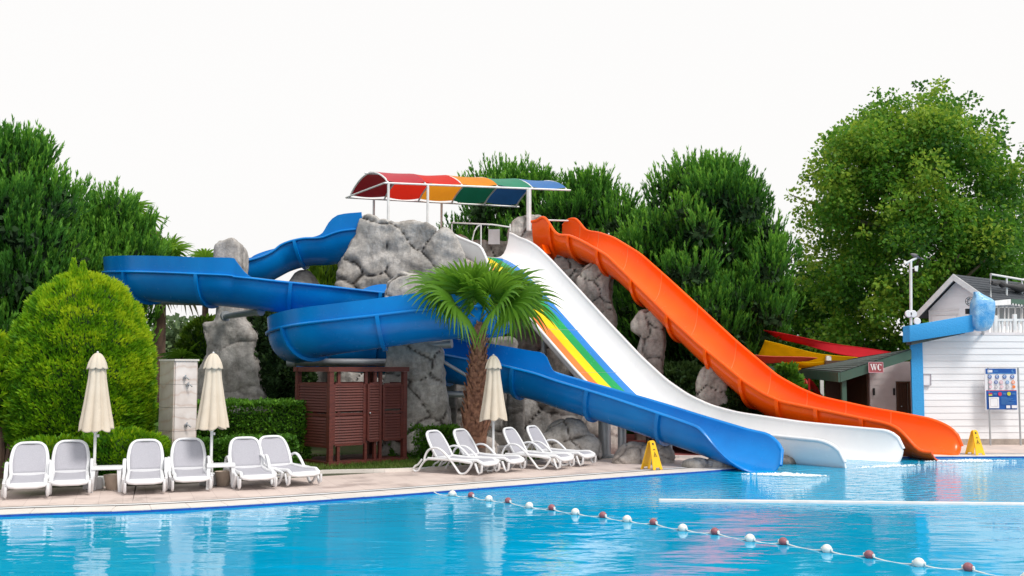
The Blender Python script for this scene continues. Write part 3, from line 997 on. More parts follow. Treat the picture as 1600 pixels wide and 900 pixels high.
Y1 = 31.0
T1 = [(533, 452), (533, 425), (537, 405), (552, 372), (562, 340), (574, 335), (592, 345), (618, 348), (668, 347), (676, 355), (684, 361), (699, 361), (708, 370), (718, 396), (732, 420), (752, 450), (765, 480), (765, 760), (533, 760)]
rock('rock_tower', 'tall grey rock tower with cracked stone faces under the striped canopy', [
    ('px', T1, 31.0, 34.2, -.6),
    ('box', (-3.6, 35.6, 2.9), (2.6, 5.2, 6.0)),
    ('box', (.4, 38.0, 3.0), (4.6, 1.7, 6.0)),
    ('box', (.2, 36.6, 2.1), (3.4, 2.6, 4.2)),
    ('px', [(795, 400), (797, 372), (803, 345), (815, 338), (846, 339), (850, 360), (853, 470), (795, 470)], 37.35, 38.5),
    ('box', (1.7, 37.0, 2.85), (1.9, 2.6, 5.7)),
    ('px', [(866, 396), (905, 400), (913, 440), (905, 560), (860, 560)], 36.2, 37.5),
    ('box', (-1.0, 38.6, 3.4), (5.5, .5, 7.1)),
    ('px', [(706, 374), (728, 372), (733, 384), (745, 388), (745, 410), (706, 410)], 37.9, 38.6),
], .06, 1.25, M['rock'], cat='rock tower', amp=.15, groove=.10, gw=.034, seed=6, relax=2, warp=.55)
rock('rock_column', 'stout grey rock column between the blue loops, right of the brown cabin', [
    ('px', [(600, 470), (605, 440), (625, 425), (655, 430), (668, 462), (660, 500), (668, 540), (684, 545), (690, 590), (697, 640), (706, 700), (706, 730), (590, 730), (596, 640), (603, 540)], 26.0, 27.1),
    ('ell', (xof(642, 26.1), 26.2, .55), (.55, .5, .55)),
], .055, .95, M['rock'], cat='rock column', amp=.10, groove=.085, gw=.032, seed=5, warp=.5)
rock('rock_pillar', 'lone rock pillar with a flared foot inside the upper blue loop', [
    ('px', [(334, 384), (340, 374), (362, 371), (373, 384), (376, 412), (371, 470), (372, 500), (385, 508), (395, 522), (394, 555), (404, 590), (418, 630), (430, 705), (296, 705), (305, 640), (302, 585), (318, 560), (324, 540), (315, 515), (317, 505), (338, 503), (338, 470)], 28.9, 29.9),
    ('ell', (xof(352, 29.3), 29.2, .5), (1.05, .6, 1.2)),
], .06, 1.5, M['rock'], cat='rock pillar', amp=.09, groove=.03, gw=.05, seed=8, warp=.5)
rock('rock_post', 'pointed rock post carrying the first bend of the blue slide', [
    ('cone', (xof(473, 32.4), 32.4, 0), [(.75, 0), (.8, 3.0), (.72, 4.2), (.55, 4.75), (.28, 5.15), (.16, 5.25)], .8)], .07, 1.2, M['rock'], cat='rock pillar', amp=.08, groove=.05, seed=12)
# dark cave wall under the white slide with a few columns
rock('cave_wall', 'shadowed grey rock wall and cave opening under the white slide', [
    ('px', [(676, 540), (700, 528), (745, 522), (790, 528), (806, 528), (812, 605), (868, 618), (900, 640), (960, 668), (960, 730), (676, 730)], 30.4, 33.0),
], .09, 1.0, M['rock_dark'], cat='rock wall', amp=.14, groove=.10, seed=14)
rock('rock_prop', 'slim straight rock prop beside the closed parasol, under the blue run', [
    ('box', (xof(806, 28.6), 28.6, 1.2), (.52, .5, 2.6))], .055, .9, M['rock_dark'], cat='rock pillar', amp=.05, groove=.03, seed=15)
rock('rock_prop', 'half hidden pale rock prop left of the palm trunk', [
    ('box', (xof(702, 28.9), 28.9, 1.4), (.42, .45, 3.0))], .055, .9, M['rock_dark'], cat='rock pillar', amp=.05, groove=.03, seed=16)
# rock pillars below the orange slide
rock('slide_pillar', 'bulging rock pillar highest up under the orange slide', [
    ('px', [(908, 425), (920, 413), (945, 414), (955, 430), (952, 460), (960, 490), (958, 530), (948, 700), (912, 700), (916, 510), (903, 470), (902, 440)], 34.9, 36.0, .2),
    ('ell', (xof(930, 35.4), 35.3, zof(448, 35.3)), (.55, .5, .8))], .06, .85, M['rock_warm'], cat='rock pillar', amp=.08, groove=.075, gw=.032, warp=.5, seed=21)
rock('slide_pillar', 'knobbly rock pillar at mid length of the orange slide', [
    ('px', [(985, 505), (1000, 486), (1022, 484), (1036, 498), (1037, 540), (1030, 580), (1036, 700), (994, 700), (992, 560), (1000, 530), (986, 515)], 33.2, 34.1, .2)], .06, .8, M['rock_warm'], cat='rock pillar', amp=.08, groove=.075, gw=.032, warp=.5, seed=22)
rock('slide_pillar', 'short rounded rock pillar lowest under the orange slide', [
    ('px', [(1092, 580), (1105, 570), (1125, 576), (1134, 598), (1140, 640), (1140, 712), (1088, 712), (1094, 640), (1088, 600)], 31.4, 32.3, .2)], .06, .8, M['rock_warm'], cat='rock pillar', amp=.08, groove=.075, gw=.032, warp=.5, seed=23)
# boulders at the foot of the blue run
rock('boulder', 'large round cracked boulder propping the blue run behind the loungers', [
    ('ell', (xof(888, 26.4), 26.5, .42), (.62, .55, .62)), ('ell', (xof(862, 26.3), 26.3, .22), (.42, .42, .5)), ('ell', (xof(917, 26.3), 26.3, .28), (.38, .4, .45))],
    .045, .6, M['rock'], cat='boulder', amp=.07, groove=.065, gw=.028, warp=.5, seed=31)
rock('boulder', 'low sandy boulder behind the yellow floor sign at the deck edge', [
    ('ell', (xof(998, 25.3), 25.5, .12), (.62, .45, .40)), ('ell', (xof(1030, 25.3), 25.6, .12), (.42, .4, .42)), ('ell', (xof(972, 25.2), 25.3, .05), (.3, .3, .25))],
    .045, .45, M['rock_warm'], cat='boulder', amp=.06, groove=.04, gw=.03, seed=32)
rock('boulder', 'flat pair of grey boulders under the mouth of the blue slide', [
    ('ell', (xof(1088, 24.2), 24.35, .08), (.35, .3, .17)), ('ell', (xof(1125, 24.1), 24.5, .08), (.34, .3, .17))],
    .04, .4, M['rock'], cat='boulder', amp=.04, groove=.03, gw=.03, seed=33)
rock('boulder', 'small dark boulders between the blue and white slide mouths', [
    ('ell', (6.5, 25.75, .05), (.4, .3, .16)), ('ell', (7.2, 26.5, .05), (.45, .3, .18))],
    .04, .4, M['rock_dark'], cat='boulder', amp=.04, groove=.03, gw=.03, seed=34)
rock('boulder', 'brown rounded rock at the foot of the palm trunk', [
    ('ell', (xof(757, 25.2), 25.3, .2), (.45, .4, .5))], .05, .5, M['rock_warm'], cat='boulder', amp=.05, groove=.03, seed=35)
rock('boulder', 'brownish rock mass right of the big round boulder', [
    ('ell', (xof(935, 28), 28.2, .5), (.55, .5, .75))], .06, .6, M['rock_warm'], cat='boulder', amp=.07, groove=.05, seed=36)

# steel pipes that hold the blue loops
def pipe(label, a, b, r=.075, m='steel', brk=True):
    a, b = Vector(a), Vector(b)
    t = thing('support_pipe', label, 'pipe', a)
    mb = MB(); mb.tube([a, b], r, 12); mb.build('pipe', M[m], t, smooth=True, world=True)
    d = (b - a).normalized()
    mb = MB(); mb.tube([a - d * .02, a + d * .06], r * 1.7, 12); mb.build('end_plate', M[m], t, smooth=True, world=True)
    if brk:
        mb = MB(); mb.tube([b - d * .12, b + d * .1], r * 1.35, 12); mb.build('end_collar', M[m], t, smooth=True, world=True)
pipe('long steel pipe from the rock pillar out under the leftmost blue bend', at(342, 474, 28.9), at(188, 470, 28.9))
pipe('short beige steel pipe angled up from the rock pillar', at(352, 494, 28.6), at(405, 487, 27.1), .085)
pipe('blue-grey steel pipe beneath the lower left blue bend', at(612, 566, 26.6), at(455, 566, 26.6), .09)
pipe('beige steel pipe reaching right from the rock column', at(648, 541, 26.2), at(700, 537, 26.0), .085)
pipe('thin diagonal steel stay beside the palm trunk', at(672, 553, 26.4), at(738, 592, 26.6), .045)
pipe('low horizontal steel pipe left of the palm trunk', at(683, 616, 27.2), at(760, 616, 27.2), .08)
pipe('steel column standing on red paving, left of the pair', (xof(944, 27.0), 27.0, .05), (xof(944, 27.0), 27.0, 1.3), .16)
pipe('slim steel column standing on red paving, right of the pair', (xof(971, 26.4), 26.4, .05), (xof(971, 26.4), 26.4, 1.25), .105)
pipe('steel column behind the floor sign boulder', (xof(1044, 25.9), 25.9, .05), (xof(1044, 25.9), 25.9, .75), .08)

# ================================================================== CANOPY ON THE TOWER
B0, B1 = at(607, 286, 35.4), at(886, 297, 37.7)
A0, A1 = at(546, 309, 38.4), at(806, 323, 40.6)
can = thing('sun_canopy', 'arched canopy of crimson, scarlet, orange, green and blue cloth on white posts', 'canopy', (-1.7, 35.8, 6.1))
def can_pt(u, v, sag=0.0):
    """u along, v across from the near edge (0) to the far edge (1)"""
    n_, f_ = B0.lerp(B1, u), A0.lerp(A1, u)
    p = n_.lerp(f_, v)
    p.z += .62 * math.sin(PI * v) ** .8 - sag
    return p
cloths = ['c_red', 'c_scarlet', 'c_orange', 'c_green', 'c_blue']
for k in range(5):
    V = []; nu, nv = 10, 14
    for i in range(nu + 1):
        for j in range(nv + 1):
            uu = (k + i / nu) / 5; vv = .02 + .96 * j / nv
            sag = .10 * math.sin(PI * i / nu) * (.5 + .5 * math.cos(2 * PI * vv) * .4)
            V.append(can_pt(uu, vv, sag - .03 + .012 * math.sin(17 * uu + 9 * vv)))
    F = [(i * (nv + 1) + j, i * (nv + 1) + j + 1, (i + 1) * (nv + 1) + j + 1, (i + 1) * (nv + 1) + j) for i in range(nu) for j in range(nv)]
    o = obj('cloth_panel', V, F, M[cloths[k]], can, True, True)
for k in range(6):
    mb = MB(); mb.tube([can_pt(k / 5, j / 12) for j in range(13)], .032, 7); mb.build('arch', M['white_metal'], can, smooth=True, world=True)
for v in (0, .5, 1):
    mb = MB(); mb.tube([can_pt(-.02, v), can_pt(1.02, v)], .035, 7); mb.build('purlin', M['white_metal'], can, smooth=True, world=True)
mb = MB(); mb.tube([can_pt(-.02, 0), can_pt(-.02, 1)], .03, 7); mb.build('tie_bar', M['white_metal'], can, smooth=True, world=True)
for px, v in ((594.5, 0), (668, 0), (826, 0), (584, 1), (690, 1)):
    # a post under the edge at that screen column
    best = min((abs(_u * .001 - 0) * 0 + abs(800 + FPX * can_pt(_u * .001, v).x / (can_pt(_u * .001, v).y * _c + (can_pt(_u * .001, v).z - 2.3) * _s) - px), _u * .001) for _u in range(0, 1001, 5))
    p = can_pt(best[1], v)
    mb = MB(); mb.tube([(p.x, p.y, 7.15 if px == 826 else 5.9), (p.x, p.y, p.z)], .045 if px != 826 else .09, 8)
    mb.build('post', M['white_metal'], can, smooth=True, world=True)
# hand rails at the top of the slides
rl = thing('hand_rail', 'white tube hand rail at the top of the white slide', 'railing', at(770, 400, 37.2))
mb = MB(); mb.tube([at(706, 348, 37.3), at(770, 351, 37.3), at(797, 355, 37.3)], .03, 7); mb.build('top_bar', M['white_metal'], rl, smooth=True, world=True)
for px in (751.5, 706, 797):
    mb = MB(); q = at(px, 350, 37.3); mb.tube([q, (q.x, q.y, 6.1)], .028, 7); mb.build('upright', M['white_metal'], rl, smooth=True, world=True)
mb = MB(); q = at(751, 351, 37.3)
mb.tube([at(738, 376, 37.3), at(741, 362, 37.3), at(746, 354, 37.3), at(751, 351, 37.3)], .028, 7); mb.build('bent_brace', M['white_metal'], rl, smooth=True, world=True)
r2_ = thing('hand_rail', 'short white rail across the mouth of the orange slide', 'railing', at(868, 344, 37.0))
mb = MB(); mb.tube([at(853, 344, 36.8), at(892, 345, 38.4)], .03, 7); mb.build('bar', M['white_metal'], r2_, smooth=True, world=True)
mb = MB(); mb.box(at(772, 370, 38.2), (.42, .03, .55)); nb = mb.build('notice_board', M['panel_white'])
tag(nb, 'small pale notice board on the wall behind the white slide top', 'notice')
# water foam where the slides run out
def foam(label, c, sx, sy, n, ang=0):
    V = []; F = []
    for _ in range(n):
        r = random.random(); a = random.uniform(0, 2 * PI)
        x, y = r * math.cos(a) * sx, r * math.sin(a) * sy
        s_ = random.uniform(.010, .045) * (1.2 - r * .8)
        x, y = x * math.cos(ang) - y * math.sin(ang), x * math.sin(ang) + y * math.cos(ang)
        b = len(V)
        z = random.uniform(.0, .05) * (1 - r)
        for k in range(6):
            t = 2 * PI * k / 6
            V.append((c[0] + x + math.cos(t) * s_ * 1.5, c[1] + y + math.sin(t) * s_, .003))
        V.append((c[0] + x, c[1] + y, .008 + z + s_ * .35))
        F += [(b + k, b + (k + 1) % 6, b + 6) for k in range(6)]
    o = obj('splash_foam', V, F, M['foam'], kind='stuff')
    o['label'] = label; o['category'] = 'foam'
    return o
foam('white splash of foam below the blue slide mouth', (5.9, 23.0, 0), .95, .25, 520, -.25)
foam('thin foam drifting off the white slide mouth', (8.9, 25.0, 0), 1.1, .2, 130, .35)
foam('line of foam in front of the orange slide mouth', (11.3, 26.4, 0), 1.3, .25, 260, .1)
# ================================================================== VEGETATION
def unit(a): return a / np.maximum(np.linalg.norm(a, axis=1)[:, None], 1e-9)
def rdir(n): return unit(rng.normal(size=(n, 3)))
def blades(Pn, D, Ln, Wn, bend=0.0):
    """diamond leaves: base, two shoulders, tip"""
    n = len(Pn)
    side = unit(np.cross(D, rdir(n)))
    Ln = np.broadcast_to(np.asarray(Ln, float), (n,))[:, None]; Wn = np.broadcast_to(np.asarray(Wn, float), (n,))[:, None]
    mid = Pn + D * Ln * .5
    nrm = np.cross(D, side)
    V = np.stack([Pn, mid - side * Wn + nrm * Ln * bend, Pn + D * Ln, mid + side * Wn + nrm * Ln * bend], 1).reshape(-1, 3)
    F = np.arange(4 * n).reshape(n, 4)
    return V, F
def env_lobes(n, c, z0, z1, prof, rr, squash=.8, fill=.35):
    """lobe centres inside a crown: prof(h) is the radius at relative height h"""
    out = []
    while len(out) < n:
        h = random.random()
        re = prof(h)
        if random.random() * 1.05 > re / max(1e-6, prof.mx): continue
        a = random.uniform(0, 2 * PI); u = random.random()
        r = re * (fill + (1 - fill) * math.sqrt(u))
        lr = rr * random.uniform(.65, 1.25)
        r = max(0, r - lr * .6)
        out.append((c[0] + r * math.cos(a), c[1] + r * math.sin(a), z0 + (z1 - z0) * h, lr))
    return out
class Prof:
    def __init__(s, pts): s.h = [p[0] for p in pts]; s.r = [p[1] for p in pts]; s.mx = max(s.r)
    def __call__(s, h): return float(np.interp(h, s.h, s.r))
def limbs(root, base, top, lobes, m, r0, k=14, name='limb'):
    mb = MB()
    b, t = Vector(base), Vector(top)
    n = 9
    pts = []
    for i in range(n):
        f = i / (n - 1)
        q = b.lerp(t, f) + Vector((math.sin(f * 5 + b.x) * .14 * f, math.cos(f * 4 + b.y) * .12 * f, 0))
        pts.append(q)
    mb.tube(pts, [r0 * (1 - .82 * i / (n - 1)) * (1.35 if i == 0 else 1) for i in range(n)], 9)
    o = mb.build('trunk', m, root, smooth=True, world=True)
    mb = MB()
    for L in random.sample(lobes, min(k, len(lobes))):
        e = Vector(L[:3])
        f = max(.12, min(.9, (e.z - b.z) / max(.1, (t.z - b.z)) - .18))
        s = b.lerp(t, f)
        m1 = s.lerp(e, .5) + Vector((0, 0, -.12))
        rr = r0 * .34 * (1 - .5 * f)
        mb.tube([s, m1, e], [rr, rr * .7, rr * .25], 6)
    mb.build(name, m, root, smooth=True, world=True)
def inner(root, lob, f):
    # added dark flakes inside each branch cluster, to block sky showing through
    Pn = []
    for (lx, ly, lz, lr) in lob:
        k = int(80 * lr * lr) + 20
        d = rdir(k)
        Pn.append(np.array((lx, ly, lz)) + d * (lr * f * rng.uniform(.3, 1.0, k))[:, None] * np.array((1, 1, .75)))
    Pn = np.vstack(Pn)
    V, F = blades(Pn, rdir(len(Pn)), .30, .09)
    quads('dark_filler', V, F, M['core'], root, world=True)
def pine(label, px, Y, ztop, zbase, prof, nl, rl, m, tuft=70, needles=24, L=.50, W=.023, trunk_r=.2, lean=0, name='pine_tree', trunk=True, up=.75, group='pines round the slides'):
    x = xof(px, Y)
    root = thing(name, label, 'tree', (x, Y, 0), group=group)
    lob = env_lobes(nl, (x, Y), zbase, ztop - rl * .7, prof, rl)
    Pn, Dn, tn = [], [], []
    for (lx, ly, lz, lr) in lob:
        k = int(tuft * (lr / rl) ** 2)
        d = rdir(k); d[:, 2] = d[:, 2] * .8 + .25
        d = unit(d)
        p = np.array((lx, ly, lz)) + d * (lr * rng.uniform(.55, 1.0, k))[:, None] * np.array((1, 1, .75))
        a = unit(d * .34 + np.array((0, 0, up)) + rng.normal(size=(k, 3)) * .10)
        Pn.append(p); Dn.append(a)
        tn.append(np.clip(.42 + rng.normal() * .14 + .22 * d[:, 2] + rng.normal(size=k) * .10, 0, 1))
    Pn, Dn, tn = np.vstack(Pn), np.vstack(Dn), np.concatenate(tn)
    n = len(Pn)
    # bottle-brush shoots: needles stand off an upright axis, paler at the tip
    N_ = n * needles
    P2 = np.repeat(Pn, needles, 0); D2 = np.repeat(Dn, needles, 0)
    ax = rng.uniform(0, 1, N_)
    len_ = np.repeat(rng.uniform(.7, 1.25, n), needles) * L
    P2 = P2 + D2 * (ax * len_)[:, None]
    D3 = unit(D2 * 1.5 + rdir(N_) * .55)
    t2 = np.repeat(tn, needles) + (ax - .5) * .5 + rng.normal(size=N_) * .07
    V, F = blades(P2, D3, L * .34 * rng.uniform(.7, 1.2, N_), W * .80)
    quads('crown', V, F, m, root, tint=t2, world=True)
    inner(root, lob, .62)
    limbs(root, (x, Y, 0), (x + lean, Y, ztop - .8), lob, M['bark'], trunk_r, 18)
    return root
pine('tall dark pine filling the left edge of the garden', 2, 30.0, 9.1, 1.6, Prof([(0, 2.0), (.2, 2.5), (.5, 2.5), (.75, 2.15), (.92, 1.4), (1, .8)]), 140, .85, M['pine'], tuft=58)
pine('rounded mid height pine right of the tall left pine', 165, 33.5, 8.05, 2.6, Prof([(0, 1.0), (.25, 1.75), (.55, 1.85), (.8, 1.45), (1, .6)]), 75, .8, M['pine'], tuft=58)
pine('wide pine standing behind the striped canopy end', 800, 47.0, 11.5, 5.0, Prof([(0, 2.6), (.4, 3.3), (.75, 3.0), (1, 1.6)]), 95, 1.0, M['pine'], tuft=58, L=.58, W=.028)
pine('broad pine behind the orange slide entry', 925, 45.0, 10.6, 2.0, Prof([(0, 2.4), (.3, 3.0), (.65, 2.9), (.9, 2.1), (1, 1.2)]), 105, .95, M['pine'], tuft=58, L=.58, W=.028)
pine('largest pine with open branches rising behind the orange slide', 1105, 39.5, 10.1, 1.7, Prof([(0, 1.5), (.15, 2.9), (.4, 3.6), (.6, 3.45), (.8, 2.8), (.93, 2.1), (1, 1.3)]), 185, .85, M['pine'], tuft=58, L=.55, W=.026, trunk_r=.36, lean=.4)
pine('rounded pine filling the gap left of the largest pine', 1012, 46.5, 9.6, 2.2, Prof([(0, 1.6), (.4, 2.2), (.75, 1.9), (1, .9)]), 60, .95, M['pine'], tuft=58, L=.58, W=.028)
pine('dark pine seen low behind the orange slide pillars', 985, 42.5, 5.6, .6, Prof([(0, 1.6), (.5, 2.3), (1, 1.2)]), 60, .9, M['pine_dark'], tuft=58, L=.55, W=.028)

# plane tree at the right
def leafy_tree(label, px, Y, ztop, zbase, prof, nl, rl, per, m, L, W, trunk_r, name='plane_tree', bark='bark_grey', group=None, tintb=.45):
    x = xof(px, Y)
    root = thing(name, label, 'tree', (x, Y, 0), group=group)
    lob = env_lobes(nl, (x, Y), zbase, ztop - rl * .6, prof, rl, fill=.3)
    lob = [(a, b, c, d * random.choice((.55, .8, 1, 1.15, 1.35))) for a, b, c, d in lob]
    for _ in range(nl // 4):      # leading sprigs that break the outline
        h = random.uniform(.1, 1.02); a = random.uniform(0, 2 * PI); re = prof(min(1, h)) * random.uniform(.95, 1.12)
        lob.append((x + re * math.cos(a), Y + re * math.sin(a), zbase + (ztop - zbase) * h, rl * random.uniform(.3, .5)))
    Pn, Dn, tn = [], [], []
    for (lx, ly, lz, lr) in lob:
        k = int(per * (lr / rl) ** 2)
        d = rdir(k)
        p = np.array((lx, ly, lz)) + d * (lr * rng.uniform(.2, 1.15, k) ** .7)[:, None] * np.array((1, 1, .8))
        a = unit(d * .7 + rng.normal(size=(k, 3)) * .6 + np.array((0, 0, -.25)))
        Pn.append(p); Dn.append(a)
        sunny = (-(lx - x) * .035 + (lz - zbase) / (ztop - zbase) * .12)  # paler left and upper lobes: sunlight put into the leaf tint
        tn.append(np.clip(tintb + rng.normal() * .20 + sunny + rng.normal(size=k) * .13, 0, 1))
    Pn, Dn, tn = np.vstack(Pn), np.vstack(Dn), np.concatenate(tn)
    n = len(Pn)
    V, F = blades(Pn, Dn, L * rng.uniform(.6, 1.2, n), W * rng.uniform(.7, 1.2, n), .08)
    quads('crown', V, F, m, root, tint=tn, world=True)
    limbs(root, (x, Y, 0), (x - .2, Y, zbase + (ztop - zbase) * .8), lob, M[bark], trunk_r, 26)
    return root
leafy_tree('huge plane tree with yellow-green leaves behind the white house', 1435, 46, 14.4, 1.8,
           Prof([(0, 4.1), (.2, 4.6), (.45, 4.8), (.72, 4.7), (.85, 4.0), (.94, 2.7), (1, 1.5)]), 400, .80, 230, M['plane'], .20, .075, .5)
leafy_tree('leafy tree cut by the right edge, beyond the white house', 1640, 52, 11.5, 1.8, Prof([(0, 3), (.5, 3.2), (1, 1.2)]), 90, 1.0, 110, M['plane'], .32, .11, .3, name='leafy_tree')
leafy_tree('lower broadleaf tree closing the gap between largest pine and plane tree', 1266, 50, 7.9, 1.0, Prof([(0, 1.8), (.5, 2.1), (.85, 1.4), (1, .6)]), 70, .85, 150, M['plane'], .22, .08, .2, name='leafy_tree', tintb=.35)
# distant trees glimpsed through the gaps
for lab, px, Y, zt in (('pale distant tree seen between shower pillar and rock pillar', 285, 75, 5.6), ('pale distant tree glimpsed left of the golden bush', -20, 70, 5.0),
                       ('distant tree behind the pine trunks in the middle', 1180, 80, 7.0), ('distant tree behind the blue loop and tower', 470, 78, 5.5)):
    leafy_tree(lab, px, Y, zt, .4, Prof([(0, 3.2), (.5, 3.6), (1, 1.6)]), 40, 1.3, 90, M['far'], .5, .18, .2, name='distant_tree', group='distant trees')

# ---- bushes with scale-like sprays
def surf_bush(name, label, px, Y, z0, ztop, prof, n, m, L=.17, W=.03, cat='bush', jitter=.10, upw=.6, depth=1.0, tint0=.4, trunk=True, sun_side=.10, group=None):
    x = xof(px, Y)
    root = thing(name, label, cat, (x, Y, 0), group=group)
    hs_, pr = [], []
    h = rng.uniform(0, 1, n * 3)
    keep = rng.uniform(0, 1, n * 3) < np.array([prof(q) / prof.mx * .85 + .15 for q in h])
    h = h[keep][:n]; n = len(h)
    a = rng.uniform(0, 2 * PI, n)
    ca, sa = np.cos(a), np.sin(a)
    r = np.array([prof(q) for q in h])
    lump = np.array([noise.noise(Vector((ca[i] * 1.6, sa[i] * 1.6, h[i] * 3.2)) * 1.4 + Vector((px, 0, 0))) for i in range(n)])
    fine = np.array([noise.noise(Vector((ca[i] * r[i] * 3.5, sa[i] * r[i] * 3.5, h[i] * (ztop - z0) * 3.5)) + Vector((0, px, 0))) for i in range(n)])
    rr = r * (1 + .06 * lump) + fine * jitter - np.abs(rng.normal(size=n)) * .05
    P_ = np.stack([x + rr * ca, Y + rr * sa * depth, z0 + (ztop - z0) * h + fine * .06], 1)
    dr = np.array([(prof(min(1, q + .03)) - prof(max(0, q - .03))) for q in h]) / (.06 * (ztop - z0))
    D = unit(np.stack([ca * .8, sa * .8, np.clip(-dr, -.3, 1.2) * .5 + upw], 1) + rng.normal(size=(n, 3)) * .30)
    tint = tint0 + .22 * (fine > .05) - .14 * (fine < -.15) + .42 * (h - .5) + sun_side * ca + rng.normal(size=n) * .12 + lump * .15  # paler towards the top and right side: sunlight painted into the leaf tint
    V, F = blades(P_, D, L * rng.uniform(.6, 1.3, n), W * rng.uniform(.8, 1.3, n))
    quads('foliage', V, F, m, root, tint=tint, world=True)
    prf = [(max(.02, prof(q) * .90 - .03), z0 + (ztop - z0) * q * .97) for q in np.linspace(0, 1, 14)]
    mb = MB(); mb.lathe((x, Y, 0), prf, 24, depth); mb.build('dark_filler', M['core'], root, smooth=True, world=True)  # added opaque dark core, keeps light from leaking through the foliage
    return root
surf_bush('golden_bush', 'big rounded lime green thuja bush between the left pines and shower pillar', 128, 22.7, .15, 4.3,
          Prof([(0, 1.15), (.12, 1.35), (.3, 1.48), (.5, 1.46), (.68, 1.34), (.82, 1.12), (.92, .80), (.98, .42), (1, .06)]), 56000, M['thuja'], L=.125, W=.02, tint0=.36, sun_side=.16)
gb_ = bpy.data.objects['golden_bush']
mb = MB()
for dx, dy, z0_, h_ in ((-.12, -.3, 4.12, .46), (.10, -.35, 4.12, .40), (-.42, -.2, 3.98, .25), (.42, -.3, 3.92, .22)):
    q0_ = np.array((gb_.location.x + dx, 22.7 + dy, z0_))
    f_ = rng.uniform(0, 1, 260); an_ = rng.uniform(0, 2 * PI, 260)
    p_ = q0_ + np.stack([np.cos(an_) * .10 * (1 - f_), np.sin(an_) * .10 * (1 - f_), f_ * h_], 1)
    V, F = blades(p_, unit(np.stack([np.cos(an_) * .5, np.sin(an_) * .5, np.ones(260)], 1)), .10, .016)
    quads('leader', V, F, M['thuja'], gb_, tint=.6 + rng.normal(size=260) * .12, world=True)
mb_root = surf_bush('golden_bush', 'green thuja bush cut off by the left edge', -22, 22.2, 1.0, 3.0,
          Prof([(0, .55), (.3, .9), (.6, .92), (.85, .6), (1, .05)]), 9000, M['thuja'], L=.17, W=.028, tint0=.22, sun_side=.10)
mb = MB()
for dx in (-.15, .0, .18, .33): mb.tube([(xof(-5, 21.9) + dx * .6, 21.9 + dx * .4, .0), (xof(-5, 21.9) + dx, 21.9, .6), (xof(-22, 21.9) + dx * 1.8, 21.9, 1.5)], [.09, .07, .04], 7)
mb.build('trunk', M['bark'], mb_root, smooth=True, world=True)
surf_bush('low_bush', 'dark green low thuja in front of the big lime bush', 190, 21.2, .05, 1.05, Prof([(0, .85), (.5, .95), (.85, .72), (1, .2)]), 9000, M['thuja'], L=.12, W=.022, depth=.6, tint0=.12, jitter=.2)
surf_bush('low_bush', 'small dark green thuja behind the second lounger', 90, 21.0, .05, .9, Prof([(0, .75), (.5, .8), (.85, .6), (1, .2)]), 6000, M['thuja'], L=.12, W=.022, depth=.5, tint0=.08, jitter=.2)
surf_bush('dark_shrub', 'deep green broadleaf shrub in the shade right of the rock pillar', 425, 30.2, .1, 4.3, Prof([(0, .9), (.4, 1.15), (.8, .9), (1, .2)]), 9000, M['ivy'], L=.16, W=.05, upw=.1, jitter=.2, tint0=.4)
surf_bush('dark_shrub', 'dark shrub showing left of the rock pillar', 318, 34.0, .1, 3.9, Prof([(0, 1.0), (.4, 1.05), (.8, .7), (1, .2)]), 7000, M['thuja_dark'], L=.2, W=.04, tint0=.45, jitter=.2)
surf_bush('dark_shrub', 'bright leafed shrub beside the tower left edge', 508, 36.0, 2.4, 6.15, Prof([(0, .7), (.5, .65), (.85, .42), (1, .1)]), 5000, M['thuja_dark'], L=.4, W=.035, tint0=.6, upw=1.2, jitter=.25)
surf_bush('dark_shrub', 'dark shrub between the white and orange slides', 1143, 31.9, .05, 1.75, Prof([(0, .65), (.4, .8), (.8, .6), (1, .2)]), 6000, M['ivy'], L=.14, W=.045, upw=.3, jitter=.22, tint0=.55)
surf_bush('dark_shrub', 'glossy shrub left of the WC roof behind the orange slide', 1230, 33.5, .05, 2.35, Prof([(0, .35), (.4, .42), (.75, .35), (1, .12)]), 3000, M['hedge'], L=.20, W=.05, upw=.6, jitter=.22, tint0=.25)
surf_bush('dark_shrub', 'broad dark shrub mass behind the middle rock pillars', 1060, 37, .05, 2.4, Prof([(0, 1.6), (.5, 1.7), (.85, 1.2), (1, .3)]), 8000, M['ivy'], L=.2, W=.06, upw=.3, jitter=.25, tint0=.4)
